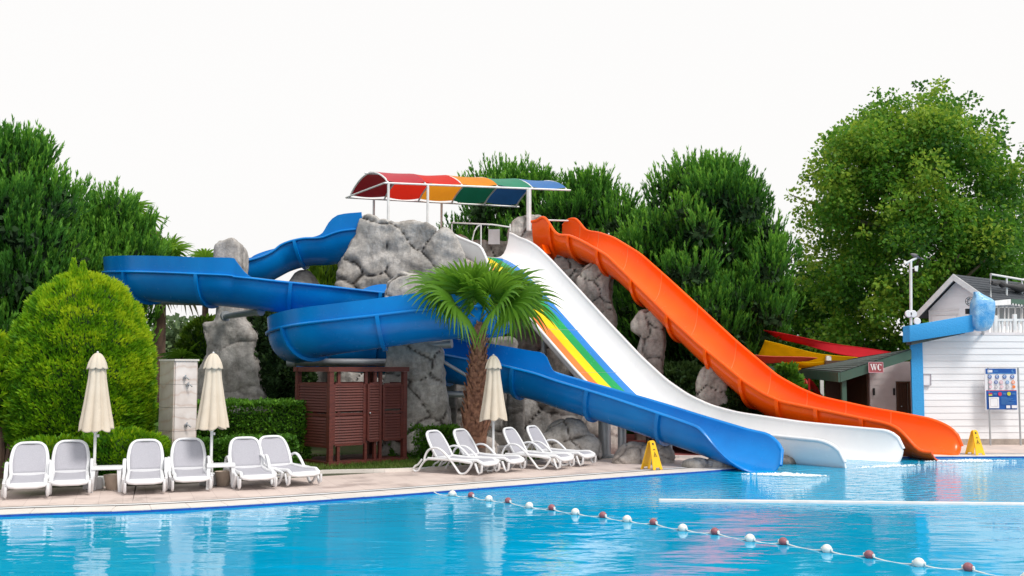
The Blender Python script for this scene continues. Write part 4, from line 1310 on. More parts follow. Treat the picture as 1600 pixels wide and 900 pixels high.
# ---- clipped hedges
def hedge(label, pts, wdt, h, n, m, L=.085, W=.028, tint0=.5):
    """hedge along a line of ground points"""
    pts = [Vector((p[0], p[1], 0)) for p in pts]
    root = thing('hedge', label, 'hedge', pts[0].lerp(pts[-1], .5))
    seg = [(a, b, (b - a).length) for a, b in zip(pts[:-1], pts[1:])]
    tot = sum(s[2] for s in seg)
    Pn, Dn = [], []
    for a, b, l in seg:
        k = int(n * l / tot)
        t = (b - a) / l; sd_ = Vector((t.y, -t.x, 0))       # towards the viewer for left-to-right lines
        f = rng.uniform(0, 1, k); q = rng.uniform(-1, 1, k); which = rng.uniform(0, 1, k)
        for i in range(k):
            base = a + t * (l * f[i])
            ny = noise.noise(Vector((base.x * 1.8, base.y * 1.8, 3))) * .10
            if which[i] < .42: p = base + sd_ * (q[i] * wdt / 2) + Vector((0, 0, h + ny * .8)); d = Vector((0, 0, 1))
            else:
                s_ = 1 if which[i] < .9 else -1
                z = h * (q[i] * .5 + .5)
                ny2 = noise.noise(Vector((base.x * 2.5, z * 2.5, base.y * 2.5))) * .11
                p = base + sd_ * s_ * (wdt / 2 + ny2) + Vector((0, 0, min(z, h + ny))); d = sd_ * s_ + Vector((0, 0, .35))
            Pn.append(p); Dn.append(d)
    for e, sg in ((pts[0], -1), (pts[-1], 1)):
        t = (seg[0][1] - seg[0][0]).normalized() if sg < 0 else (seg[-1][1] - seg[-1][0]).normalized()
        sd_ = Vector((t.y, -t.x, 0))
        for _ in range(int(n * wdt / tot * .5)):
            z = random.random() * h
            Pn.append(e + t * sg * random.uniform(0, .08) + sd_ * random.uniform(-.5, .5) * wdt + Vector((0, 0, z))); Dn.append(t * sg + Vector((0, 0, .35)))
    Pn = np.array([tuple(p) for p in Pn]); Dn = unit(np.array([tuple(p) for p in Dn]) + rng.normal(size=(len(Pn), 3)) * .45)
    Pn += rng.normal(size=Pn.shape) * .025
    fine = np.array([noise.noise(Vector(p) * 5) for p in Pn])
    V, F = blades(Pn - Dn * .03, Dn, L * rng.uniform(.7, 1.3, len(Pn)), W)
    quads('foliage', V, F, m, root, tint=tint0 + fine * .3 + rng.normal(size=len(Pn)) * .14, world=True)
    mb = MB()
    for a, b, l in seg:
        t_ = (b - a).normalized() * .12; mb.bar(a + t_ + Vector((0, 0, h * .42)), b - t_ + Vector((0, 0, h * .42)), wdt * .78, h * .82)
    mb.build('dark_filler', M['core'], root, world=True)  # added dark bars that make the hedge opaque
    return root
hedge('clipped hedge running from the shower pillar to the brown cabin', [(xof(292, 24.9), 24.9), (xof(478, 25.6), 25.6)], 1.3, 1.48, 13000, M['hedge'], tint0=.6)
hedge('lower clipped hedge behind the left loungers and second parasol', [(xof(300, 22.9), 22.9), (xof(452, 24.2), 24.2)], .7, .72, 6000, M['hedge'], tint0=.5)
hedge('short clipped hedge between cabin and palm', [(xof(622, 26.3), 26.3), (xof(708, 26.2), 26.2)], .9, .85, 6500, M['hedge'], tint0=.6)
# lawn grass
n = 16000
def inpoly(p, poly):
    c = False; j = len(poly) - 1
    for i in range(len(poly)):
        if (poly[i][1] > p[1]) != (poly[j][1] > p[1]) and p[0] < (poly[j][0] - poly[i][0]) * (p[1] - poly[i][1]) / (poly[j][1] - poly[i][1]) + poly[i][0]: c = not c
        j = i
    return c
pp = []
while len(pp) < n:
    q = (random.uniform(-7, 1.5), random.uniform(21.5, 26.8))
    if inpoly(q, lawn): pp.append((q[0], q[1], DECK + .012))
pp = np.array(pp)
V, F = blades(pp, unit(rng.normal(size=(n, 3)) * .35 + np.array((0, 0, 1))), rng.uniform(.05, .13, n), .008)
tw = np.array([noise.noise(Vector(p) * 1.3) for p in pp])
g_ = quads('lawn_grass', V, F, M['grass'], tint=.45 + .4 * tw + rng.normal(size=n) * .15, kind='stuff')
g_['label'] = 'short patchy lawn in front of the brown cabin and hedges'; g_['category'] = 'grass'
# rough planting on the bare ground behind
def undergrowth(label, x0, x1, y0, y1, n, hgt, m):
    p = np.stack([rng.uniform(x0, x1, n), rng.uniform(y0, y1, n), rng.uniform(0, hgt, n)], 1)
    V, F = blades(p, unit(rng.normal(size=(n, 3)) * .6 + np.array((0, 0, .7))), .35, .09)
    o = quads('undergrowth', V, F, m, tint=rng.uniform(.2, .8, n), kind='stuff')
    o['label'] = label; o['category'] = 'undergrowth'
undergrowth('dark undergrowth below the left pines', -24, -7, 27, 36, 5000, .9, M['thuja_dark'])
undergrowth('dark undergrowth under the middle pines behind the slides', 2, 12, 38.5, 44, 5000, 1.1, M['ivy'])
# far band of trees closing the horizon
n = 14000
x = rng.uniform(-110, 110, n); y = rng.uniform(95, 100, n)
top = np.array([2.6 + 1.3 * noise.noise(Vector((q * .11, 0, 5))) for q in x])
V, F = blades(np.stack([x, y, rng.uniform(0, 1, n) ** .7 * top], 1), rdir(n), 1.1, .4)
o = quads('treeline', V, F, M['far'], tint=rng.uniform(.2, .8, n), kind='stuff')
o['label'] = 'pale band of far trees along the horizon'; o['category'] = 'treeline'

# ---- fan palms
def fan_palm(name, label, base, hub, nfr, pet, fan, m, trunk_prof, boots=True, seed=1, nb=26, group=None, dry=3, spread=118, bend=7, rollr=.35):
    rr = random.Random(seed)
    base, hub = Vector(base), Vector(hub)
    root = thing(name, label, 'palm tree', base, group=group)
    n = len(trunk_prof)
    mb = MB()
    pts = [base.lerp(hub, f) for f, r in trunk_prof]
    mb.tube(pts, [r for f, r in trunk_prof], 14)
    mb.build('trunk', M['palm_bark'] if boots else M['bark'], root, smooth=True, world=True)
    if boots:
        mb = MB()
        nrow = 26
        for i in range(nrow):
            f = .20 + .80 * i / nrow
            r = float(np.interp(f, [p[0] for p in trunk_prof], [p[1] for p in trunk_prof]))
            for k in range(9):
                a = 2 * PI * (k + .5 * (i % 2)) / 9 + rr.uniform(-.1, .1)
                c = base.lerp(hub, f); dr = Vector((math.cos(a), math.sin(a), 0)); sd_ = Vector((-dr.y, dr.x, 0))
                l = rr.uniform(.10, .19) * (r / .24 + .3); wd = rr.uniform(.055, .085) * (r / .24)
                p0 = c + dr * (r * .97)
                tip = c + dr * (r + rr.uniform(.04, .11)) + Vector((0, 0, l))
                mb.add([p0 - sd_ * wd, p0 + sd_ * wd, tip + sd_ * wd * .55, tip - sd_ * wd * .55, tip - dr * .03 + Vector((0, 0, -.01))],
                       [(0, 1, 2, 3), (3, 2, 4), (0, 3, 4), (1, 4, 2)])
        mb.build('leaf_bases', M['palm_bark'], root, world=True, kind='stuff')
        mb = MB()
        mb.tube([base.lerp(hub, f) for f in (0, .07, .14, .21)], [trunk_prof[0][1] * 1.06, trunk_prof[0][1] * 1.02, trunk_prof[0][1] * 1.0, trunk_prof[0][1] * .98], 14)
        mb.build('bare_stem', M['palm_base'], root, smooth=True, world=True)
    for k in range(nfr):
        q = (k + .5) / nfr
        el = R(82 - spread * q + rr.uniform(-8, 8))                # young leaves upright, old ones hang
        az = k * 2.399963 + rr.uniform(-.25, .25)
        pl = pet * rr.uniform(.8, 1.15) * (.75 + .5 * q); fl = fan * rr.uniform(.85, 1.1)
        h = Vector((math.cos(az), math.sin(az), 0))
        pts = []
        p = hub.copy(); e = el
        for i in range(6):
            pts.append(p.copy()); p = p + (h * math.cos(e) + Vector((0, 0, math.sin(e)))) * (pl / 5); e -= R(bend)
        e0 = pts[-1]
        ax = (pts[-1] - pts[-2]).normalized()
        sd_ = ax.cross(Vector((0, 0, 1)))
        sd_ = sd_.normalized() if sd_.length > .05 else Vector((-h.y, h.x, 0))
        up = sd_.cross(ax).normalized()
        roll = rr.uniform(-rollr, rollr)
        sd2 = sd_ * math.cos(roll) + up * math.sin(roll); up2 = up * math.cos(roll) - sd_ * math.sin(roll)
        V, F, tint = [], [], []
        for b in range(nb):
            t = b / (nb - 1) * 2 - 1
            an = t * R(118)
            d0 = (ax * math.cos(an) + sd2 * math.sin(an) + up2 * (.16 * math.cos(an * .5) - .10 * abs(t))).normalized()
            lb = fl * (1 - .28 * abs(t) ** 1.5) * rr.uniform(.93, 1.05)
            wv = d0.cross(up2).normalized()
            droop = (.16 + .24 * q + rr.uniform(0, .12)) * (.85 if nb > 30 else 1)
            i0 = len(V); steps = 6
            tb = .46 - .22 * q + rr.uniform(-.12, .12)
            for s_ in range(steps + 1):
                f = s_ / steps
                c = e0 + d0 * (lb * f) + Vector((0, 0, -droop * lb * max(0, f - .35) ** 1.9 * 2.3))
                wd = (1.05 / nb) * fl * (min(1, f * 2.2 + .08) if f < .5 else 1 - ((f - .5) / .5) ** 1.3 * .93)
                fold = up2 * (wd * .45 * (1 if b % 2 else -1))
                V += [c - wv * wd + fold, c + wv * wd - fold]
                if s_ < steps:
                    F.append((i0 + 2 * s_, i0 + 2 * s_ + 1, i0 + 2 * s_ + 3, i0 + 2 * s_ + 2)); tint.append(tb + .35 * max(0, f - .5))
        bb = base_of(root)
        V = np.array([tuple(v - bb) for v in V])
        fr = quads('frond', V, np.array(F), m if k < nfr - dry else M['palmdry'], root, tint=tint)
        mb = MB(); mb.tube(pts, [.032, .026, .022, .018, .015, .012], 6, flat=.6)
        mb.build('petiole', M['petiole'], fr, smooth=True, world=True)
    return root
PB = (xof(741, 24.8), 24.8, DECK); PH = (xof(749, 24.8), 24.8, zof(503, 24.8))
fan_palm('fan_palm', 'short fan palm with a shaggy brown trunk in front of the slides', PB, PH, 25, .92, 1.22, M['palmleaf'],
         [(0, .26), (.12, .26), (.22, .28), (.35, .27), (.5, .23), (.7, .185), (.88, .15), (1, .12)], seed=5, nb=34, spread=60, dry=1, bend=4, rollr=.9)
def small_palm(label, px, pyhub, Y, nfr, fan, seed, tr=.15, pet=.9, dry=6):
    hub = at(px, pyhub, Y)
    fan_palm('tall_fan_palm', label, (hub.x, Y, 0), hub, nfr, pet, fan, M['palmleaf'], [(0, tr * 1.2), (.5, tr), (1, tr * .8)], boots=False, seed=seed, nb=18, group='fan palms in the background', dry=dry)
small_palm('farthest fan palm showing over the rounded left pine', 192, 345, 44, 18, 1.15, 9, dry=8)
small_palm('fan palm with a bare trunk between lime bush and rock pillar', 252, 418, 36, 18, .95, 10, .21)
small_palm('small low fan palm behind the marble shower pillar', 288, 566, 33, 12, .62, 11, .1, .4, 2)
small_palm('fan palm mostly hidden by the lone rock pillar', 322, 425, 46, 14, 1.0, 12)
# ================================================================== POOL FURNITURE
def lounger_proto():
    t = thing('sun_lounger', 'x', 'sun lounger', (0, 0, 0), group='white loungers with grey mesh along the pool')
    WH = .272
    def fr(name, pts, r, flat=1.0, n=8, closed=False):
        mb = MB(); mb.tube(pts, r, n, flat, closed); return mb.build(name, M['white_plastic'], t, smooth=60)
    hy, hz = .22, .325
    ca, sa = math.cos(R(58)), math.sin(R(58))
    def bk(x, l, o=0.0): return (x, hy + l * ca + o * sa, hz + l * sa - o * ca)
    # backrest frame: rounded loop
    loop = [bk(-WH - .02, -.02), bk(-WH - .035, .22), bk(-WH - .02, .42), bk(-WH + .015, .55), bk(-WH + .07, .612), bk(-.12, .64), bk(.12, .64), bk(WH - .07, .612), bk(WH - .015, .55), bk(WH + .02, .42), bk(WH + .035, .22), bk(WH + .02, -.02)]
    fr('back_frame', [tuple(p) for p in crom(np.array(loop), 3)], .032, .8)
    mb = MB(); mb.bar(bk(-WH, .0), bk(WH, .0), .05, .05); mb.build('hinge_bar', M['white_plastic'], t)
    # sling of the back, slightly dished
    V, F = [], []
    for i in range(9):
        for j in range(9):
            u, v = i / 8 * 2 - 1, j / 8
            wx = WH * (1.05 if v < .8 else 1.05 - .35 * ((v - .8) / .2) ** 2)
            V.append(bk(u * wx, .02 + .60 * v, .025 * (1 - u * u)))
    for i in range(8):
        for j in range(8): F.append((i * 9 + j, i * 9 + j + 1, (i + 1) * 9 + j + 1, (i + 1) * 9 + j))
    o = obj('back_sling', V, F, M['sling'], t, True)
    md = o.modifiers.new('s', 'SOLIDIFY'); md.thickness = .008
    # seat: long curved panel and frame
    def st(x, q):   # q 0 hinge .. 1 foot
        y = hy - 1.17 * q
        z = hz - .03 * math.sin(PI * q) - (.07 * ((q - .86) / .14) ** 2 if q > .86 else 0)
        return (x, y, z)
    V, F = [], []
    for i in range(7):
        for j in range(15):
            u, v = i / 6 * 2 - 1, j / 14
            p = st(u * WH, v); V.append((p[0], p[1], p[2] - .02 * (1 - u * u)))
    for i in range(6):
        for j in range(14): F.append((i * 15 + j, i * 15 + j + 1, (i + 1) * 15 + j + 1, (i + 1) * 15 + j))
    o = obj('seat_sling', V, F, M['sling'], t, True)
    md = o.modifiers.new('s', 'SOLIDIFY'); md.thickness = .008
    side = [st(-WH - .02, q / 10) for q in range(11)]
    foot = [(-WH, hy - 1.19, hz - .09), (-.15, hy - 1.205, hz - .105), (.15, hy - 1.205, hz - .105), (WH, hy - 1.19, hz - .09)]
    fr('seat_frame', side + foot + [(-p[0], p[1], p[2]) for p in side[::-1]], .034, 1.1)
    mb = MB(); mb.box((0, hy - 1.18, hz - .07), (WH * 1.9, .03, .06)); bevel(mb.build('foot_panel', M['white_plastic'], t), .012)
    for s in (-1, 1):
        X = s * (WH + .095)
        arm = crom(np.array([(X, .50, .25), (X, .47, .37), (X, .38, .49), (X, .22, .54), (X, .05, .50), (X, -.16, .335), (X, -.32, .16), (X, -.42, .045), (X, -.50, .025), (X, -.60, .06), (X, -.70, .17), (X * .97, -.74, .27)]), 4)
        fr('armrest', [tuple(p) for p in arm], .032, .75)
        leg = crom(np.array([(X, .36, .32), (X, .50, .24), (X, .60, .12), (X, .66, .035), (X, .74, .02), (X, .79, .07), (X, .74, .13), (X, .66, .17), (X, .56, .28)]), 4)
        fr('rear_leg', [tuple(p) for p in leg], .028, .8)
        mb = MB(); mb.tube([(X, -.74, .265), (X, -.40, .30), (X, .0, .31), (X, .40, .305)], .028, 7, 1.2); mb.build('side_rail', M['white_plastic'], t, smooth=60)
        mb = MB(); mb.tube([(X * .9, -.80, .25), (X * .9, -.86, .10), (X * .9, -.90, .05), (X * .9, -.96, .08), (X * .9, -.97, .22)], .026, 7); mb.build('foot_leg', M['white_plastic'], t, smooth=60)
    mb = MB(); mb.tube([(-WH - .06, .73, .06), (WH + .06, .73, .06)], .018, 7); mb.build('axle', M['white_plastic'], t, smooth=True)
    mb = MB(); mb.bar(bk(0, .33, .06), (0, .55, .27), .05, .03); mb.build('back_stay', M['white_plastic'], t)
    return t
proto = lounger_proto()
# (pixel x of the middle, pixel y of the front feet, turn, label)
LS = [(30, 776, 23, 'white lounger cut by the left edge of the photo'),
      (97, 771, 22, 'white lounger between the leftmost lounger and the first parasol'),
      (216, 769, 19, 'white lounger just right of the first parasol table, before the shower pillar'),
      (287, 765, 20, 'white lounger in front of the marble shower pillar'),
      (384, 762, 24, 'white lounger right beside the second parasol table'),
      (442, 757, 38, 'white lounger turned rightwards, nearest the brown cabin'),
      (716, 740, 58, 'white lounger with its back beside the short hedge, closest to the cabin'),
      (758, 736, 58, 'white lounger standing behind the third parasol pole, backrest before the palm trunk'),
      (836, 732, 60, 'white lounger just right of the third parasol and small slatted table'),
      (872, 727, 60, 'white lounger nearest the large round cracked boulder')]
for i, (px, py, a, lab) in enumerate(LS):
    o = proto if i == 0 else copy_tree(proto)
    o['label'] = lab
    p = G(px, py)
    a = R(a)
    # pixel y marks the front feet, 0.5 m ahead of the middle
    o.location = (p.x - .15 * math.sin(a), p.y + .50 * math.cos(a), DECK)
    o.rotation_euler = (0, 0, a)
def table_proto():
    t = thing('side_table', 'x', 'side table', (0, 0, 0), group='small white tables by the parasols')
    mb = MB(); mb.box((0, 0, .425), (.52, .50, .05)); bevel(mb.build('table_top', M['white_plastic'], t), .015)
    for sx in (-1, 1):
        for sy in (-1, 1):
            mb = MB()
            mb.prism([(sx * .22 - .035, sy * .20 - .03, .40), (sx * .22 + .035, sy * .20 - .03, .40), (sx * .24 + .025, sy * .215 - .025, 0), (sx * .24 - .025, sy * .215 - .025, 0)], (0, .055, 0))
            mb.build('leg', M['white_plastic'], t)
        mb = MB(); mb.box((sx * .2, 0, .385), (.03, .34, .05)); mb.build('apron', M['white_plastic'], t)
    return t
tp = table_proto()
for i, (px, py, a, lab) in enumerate(((168, 767, 14, 'white side table beside the first parasol'), (345, 762, 16, 'white side table beside the second parasol'), (800, 727, 40, 'white side table tucked between the right loungers'))):
    o = tp if i == 0 else copy_tree(tp)
    o['label'] = lab
    p = G(px, py); o.location = (p.x, p.y - .02, DECK); o.rotation_euler = (0, 0, R(a))
for px, py, lab in ((172, 766, 'beige tapered pot under the first parasol table'), (346, 760, 'beige tapered pot under the second parasol table')):
    p = G(px, py)
    pt = thing('pot', lab, 'pot', (p.x, p.y + .12, DECK), group='beige pots under the tables')
    mb = MB(); mb.lathe((0, 0, 0), [(.10, 0), (.115, .01), (.155, .22), (.165, .24), (.165, .275), (.145, .275), (.135, .22), (.1, .12), (.0, .12)], 20, cap=False)
    mb.build('body', M['pot'], pt, smooth=50)
    mb = MB(); mb.lathe((0, 0, .23), [(.14, 0), (.0, .01)], 16); mb.build('sand', M['deck'], pt)
# parasols, all folded
def parasol(px, Y, label, rot, sd_=1, lean=0):
    rr = random.Random(sd_)
    x = xof(px, Y)
    t = thing('parasol', label, 'parasol', (x, Y, DECK), rot, group='folded cream parasols')
    mb = MB(); mb.tube([(0, 0, 0), (0, 0, 2.5)], .027, 12); mb.build('pole', M['white_metal'], t, smooth=True)
    mb = MB(); mb.lathe((0, 0, 1.03), [(.04, 0), (.045, .02), (.045, .09), (.03, .11)], 12); mb.box((.05, 0, .98), (.04, .03, .05)); mb.build('crank_collar', M['white_metal'], t, smooth=True)
    mb = MB(); mb.box((0, 0, .11), (.34, .30, .22)); bevel(mb.build('base', M['white_plastic'], t), .02)
    mb = MB(); mb.tube([(0, 0, .2), (0, 0, .46)], .042, 12); mb.build('base_sleeve', M['white_metal'], t, smooth=True)
    # eight-rib cloth pulled in to the pole
    n = 64; V = []; F = []
    zs = [2.45, 2.41, 2.33, 2.19, 2.03, 1.83, 1.57, 1.36, 1.2, 1.13, 1.105]
    rs = [.06, .10, .135, .15, .165, .195, .235, .27, .30, .31, .315]
    for i, (z, r) in enumerate(zip(zs, rs)):
        for k in range(n):
            a = 2 * PI * k / n
            fold = abs(math.sin(4 * a + .25 * i * .2)) ** .7
            q = r * (.70 + .30 * fold) * (1 + .05 * math.sin(3 * a + sd_) )
            zz = z + (-.035 * fold + .02 * math.sin(5 * a + sd_) if i > 8 else 0) + (.015 * math.sin(2 * a + sd_) if i > 6 else 0)
            V.append((q * math.cos(a), q * math.sin(a), zz))
    for i in range(len(zs) - 1):
        for k in range(n): F.append((i * n + k, i * n + (k + 1) % n, (i + 1) * n + (k + 1) % n, (i + 1) * n + k))
    o = obj('canopy', V, F, M['cream'], t, True)
    o.modifiers.new('s', 'SOLIDIFY').thickness = .006
    # top flap
    V, F = [], []
    zs = [2.535, 2.52, 2.49, 2.43, 2.35, 2.28, 2.255]; rs = [.01, .05, .085, .125, .16, .185, .19]
    for i, (z, r) in enumerate(zip(zs, rs)):
        for k in range(n):
            a = 2 * PI * k / n
            fold = abs(math.sin(4 * a)) ** .8
            q = r * (.86 + .14 * fold)
            V.append((q * math.cos(a), q * math.sin(a), z - (.03 * fold if i > 4 else 0)))
    for i in range(len(zs) - 1):
        for k in range(n): F.append((i * n + k, i * n + (k + 1) % n, (i + 1) * n + (k + 1) % n, (i + 1) * n + k))
    F.append(tuple(range(n)))
    o = obj('top_flap', V, F, M['cream'], t, True)
    o.modifiers.new('s', 'SOLIDIFY').thickness = .006
    mb = MB(); mb.lathe((0, 0, 2.525), [(.02, 0), (.022, .03), (.0, .045)], 10); mb.build('finial', M['white_metal'], t, smooth=True)
    return t
parasol(152, 20.0, 'folded cream parasol in front of the lime green bush', .2, 1)
parasol(333, 20.6, 'folded cream parasol in front of the lone rock pillar', .9, 4)
parasol(771, 24.0, 'folded cream parasol next to the palm trunk', 1.4, 7)

# ---- marble shower pillar
sx, sy = xof(274, 21.7), 21.7
sh = thing('shower_pillar', 'square veined marble shower pillar with white cap and chrome taps', 'shower', (sx, sy, DECK))
fl = Vector((-.66, .75, 0)) * .70; frr = Vector((.74, .66, 0)) * .46
H_ = zof(564, 21.7) - DECK
def panel(a, b, z0, z1, th, m, nm):
    n_ = (b - a).cross(Vector((0, 0, 1))).normalized() * th
    mb = MB(); mb.prism([a + Vector((0, 0, z0)), b + Vector((0, 0, z0)), b + Vector((0, 0, z1)), a + Vector((0, 0, z1))], n_)
    return mb.build(nm, m, sh)
O_ = Vector((0, 0, 0))
mb = MB(); mb.prism([O_ * 1, frr, frr + fl, fl], (0, 0, H_)); mb.build('core', M['grate_grey'], sh)
nh = 5
for k in range(nh):
    z0, z1 = H_ * k / nh + .003, H_ * (k + 1) / nh - .003
    panel(fl, O_, z0, z1, .03, M['marble'], 'marble_slab'); panel(O_, frr, z0, z1, .03, M['marble_sunlit'], 'marble_slab')
    panel(frr + fl, fl, z0, z1, .03, M['marble'], 'marble_slab'); panel(frr, frr + fl, z0, z1, .03, M['marble'], 'marble_slab')
mb = MB(); c4 = [O_, frr, frr + fl, fl]; cc = (frr + fl) / 2
mb.prism([cc + (q - cc) * 1.16 + Vector((0, 0, H_ + .002)) for q in c4], (0, 0, .035)); mb.build('cap', M['coping'], sh)
def tap(f, z, base, along, nm):
    nn = along.cross(Vector((0, 0, 1))).normalized()
    p = base + along * f + Vector((0, 0, z)) + nn * .03
    mb = MB(); mb.tube([p, p + nn * .05], .035, 10); mb.tube([p + nn * .04, p + nn * .10 + Vector((0, 0, .01)), p + nn * .14 + along.normalized() * .05 - Vector((0, 0, .04))], .016, 8); mb.box(p + nn * .07 + Vector((0, 0, .045)), (.02, .05, .02))
    return mb.build(nm, M['chrome'], sh, smooth=True)
zt = lambda py: zof(py, 21.8) - DECK
tap(.40, zt(590), O_, frr, 'shower_head'); tap(.55, zt(601), O_, frr, 'shower_arm')
tap(.52, zt(664), O_, frr, 'tap'); tap(.58, zt(684), fl, -fl, 'tap')

# ---- brown changing cabin
cx, cy = xof(517, 24.2), 24.2
cab = thing('changing_cabin', 'dark red brown wooden changing cabin with louvred panels', 'changing cabin', (cx, cy, DECK))
ur = Vector((.75, .66, 0)).normalized(); ul = Vector((-.66, .75, 0)).normalized()
LR, LL, HC = 2.05, 1.45, 2.22
def cpt(a, b, z): return ur * a + ul * b + Vector((0, 0, z))
def post(a, b, z0=0, z1=HC - .06, w_=.11):
    mb = MB(); mb.bar(cpt(a, b, z0), cpt(a, b, z1), w_, w_, up=tuple(ur)); return mb.build('post', M['wood'], cab)
# plinth boards
for k in range(9):
    b0 = -.08 + k * (LL + .16) / 9
    mb = MB(); mb.prism([cpt(-.08, b0 + .005, .03), cpt(LR + .08, b0 + .005, .03), cpt(LR + .08, b0 + (LL + .16) / 9 - .005, .03), cpt(-.08, b0 + (LL + .16) / 9 - .005, .03)], (0, 0, .09)); mb.build('floor_board', M['wood'], cab)
for a, b in ((0, 0), (LR, 0), (0, LL), (LR, LL)): post(a, b)
D0, D1 = .93, 1.32
for a in (.22, D0 + .03, D1 - .10, D1 + .05): post(a, .02, 0, HC - .06, .07)
for a0, b0, a1, b1 in ((-.10, 0, LR + .10, 0), (0, -.0, 0, LL + .1), (LR, 0, LR, LL + .1), (-.1, LL, LR + .1, LL)):
    mb = MB(); mb.bar(cpt(a0, b0, HC), cpt(a1, b1, HC), .15, .11); mb.build('top_beam', M['wood'], cab)
def louvre(A, B, z0, z1, out, nm='louvre_panel'):
    """framed panel of sloping slats between two ground points"""
    A, B = Vector(A), Vector(B)
    t = (B - A).normalized(); L_ = (B - A).length
    mb = MB()
    for p in (A, B): mb.bar(p + Vector((0, 0, z0)), p + Vector((0, 0, z1)), .06, .05, up=tuple(t))
    for z in (z0, z1, (z0 + z1) * .5): mb.bar(A + t * .031 + Vector((0, 0, z)), B - t * .031 + Vector((0, 0, z)), .045, .06)
    pn = mb.build(nm, M['wood'], cab)
    n = int((z1 - z0) / .062)
    sl = MB(); sl.add([(-.5, -.020, -.026), (.5, -.020, -.026), (.5, -.028, -.022), (-.5, -.028, -.022), (-.5, .014, .038), (.5, .014, .038), (.5, .006, .044), (-.5, .006, .044)],
                      [(0, 1, 5, 4), (3, 7, 6, 2), (0, 3, 2, 1), (4, 5, 6, 7), (0, 4, 7, 3), (1, 2, 6, 5)])
    first = None
    for k in range(n):
        z = z0 + .05 + k * (z1 - z0 - .09) / max(1, n - 1)
        if abs(z - (z0 + z1) * .5) < .04: continue
        if first is None:
            o = sl.build('slat', M['wood'], pn); first = o
        else:
            o = first.copy(); col.objects.link(o); o.parent = pn
        c = (A + B) / 2
        o.location = (c.x, c.y, z)
        ang = math.atan2(t.y, t.x)
        o.rotation_euler = (0, 0, ang); o.scale = (L_ - .05, 1, 1)
    return pn
louvre(cpt(.08, -.01, 0), cpt(D0 - .04, -.01, 0), .50, 1.88, 1)
louvre(cpt(D0 + .06, -.04, 0), cpt(D1, -.04, 0), .56, 1.88, 1, 'door')
louvre(cpt(D1 + .12, -.01, 0), cpt(LR - .08, -.01, 0), .56, 1.86, 1)
louvre(cpt(-.01, LL - .08, 0), cpt(-.01, .08, 0), .46, 1.88, 1)
louvre(cpt(.08, LL, 0), cpt(LR - .08, LL, 0), .5, 1.88, 1)
louvre(cpt(LR, LL - .08, 0), cpt(LR, .08, 0), .5, 1.88, 1)
mb = MB(); mb.sphere(cpt(D0 + .09, -.09, 1.2), .025); mb.build('door_knob', M['chrome'], cab, smooth=True)
# ---- yellow floor signs
def wet_sign(p, rot, label):
    t = thing('floor_sign', label, 'floor sign', p, rot, group='yellow wet floor signs')
    for s in (-1, 1):
        def q(x, z, o=0.0):      # on the sloping board, s is its side
            return Vector((x, s * (.17 * (1 - z / .62) + .012) + s * o, z))
        poly = [q(-.145, 0), q(-.145, .015), q(-.085, .015), q(-.065, .05), q(.065, .05), q(.085, .015), q(.085, 0), q(.145, 0), q(.075, .60), q(.06, .62), q(-.06, .62), q(-.075, .60)]
        poly = [q(-.145, 0), q(-.075, 0), q(-.06, .05), q(.06, .05), q(.075, 0), q(.145, 0), q(.078, .595), q(.06, .62), q(-.06, .62), q(-.078, .595)]
        mb = MB(); mb.prism(poly, (0, s * .02, .004)); b = mb.build('board', M['yellow'], t)
        def mark(pts, nm):
            mb = MB(); mb.prism([q(x, z, .0225) for x, z in pts], (0, s * .002, 0)); mb.build(nm, M['black'], b)
        mark([(-.025, .585), (.025, .585), (.025, .55), (0, .53), (-.025, .55)], 'hand_hole')
        for z, w_ in ((.445, .025), (.43, .04)): mark([(-w_, z), (w_, z), (w_, z + .009), (-w_, z + .009)], 'print_line')
        # warning triangle ring with slipping figure
        T_ = [(0, .40), (.055, .285), (-.055, .285)]; U_ = [(0, .382), (.042, .293), (-.042, .293)]
        for i in range(3):
            j = (i + 1) % 3; mark([T_[i], T_[j], U_[j], U_[i]], 'triangle_print')
        mark([(-.008, .352), (.006, .356), (.008, .342), (-.006, .338)], 'figure_print')
        mark([(-.012, .335), (.004, .336), (.022, .312), (.012, .308), (0, .322), (-.016, .304), (-.024, .308)], 'figure_print')
    mb = MB(); mb.tube([(-.065, 0, .62), (.065, 0, .62)], .016, 8); mb.build('hinge', M['yellow'], t, smooth=True)
    return t
p = G(1019, 734); wet_sign((p.x, p.y + .1, DECK), R(38), 'yellow wet floor sign by the sandy boulder and blue slide')
p = G(1524, 710.5); wet_sign((p.x, 27.75, DECK), R(20), 'yellow wet floor sign by the white house wall')

# ---- string of floats
FL = [(707, 775), (736, 777), (764, 783), (794, 786), (827, 794), (862, 797), (899, 804), (942, 809), (980, 815.5), (1021, 820), (1067, 829.5), (1117, 835), (1172, 846), (1224, 851), (1292, 863), (1358, 872), (1436, 885), (1513, 892), (1606, 908)]
fl_ = thing('float_line', 'lane rope with alternating white and maroon round floats across the pool', 'float line', gnd(1067, 830, 0))
pts = [gnd(x, y, 0) for x, y in FL]
ends = [pts[0] + (pts[0] - pts[1]) * .9 + Vector((-.05, .15, .04))] + pts + [pts[-1] + (pts[-1] - pts[-2]) * 2]
rp_ = []
for a, b in zip(ends[:-1], ends[1:]):
    for k in range(6):
        f = k / 6; q = a.lerp(b, f); rp_.append((q.x, q.y, .035 - .040 * math.sin(PI * f) ** .7))
mb = MB(); mb.tube(rp_, .009, 6); mb.build('rope', M['rope'], fl_, smooth=True, world=True)
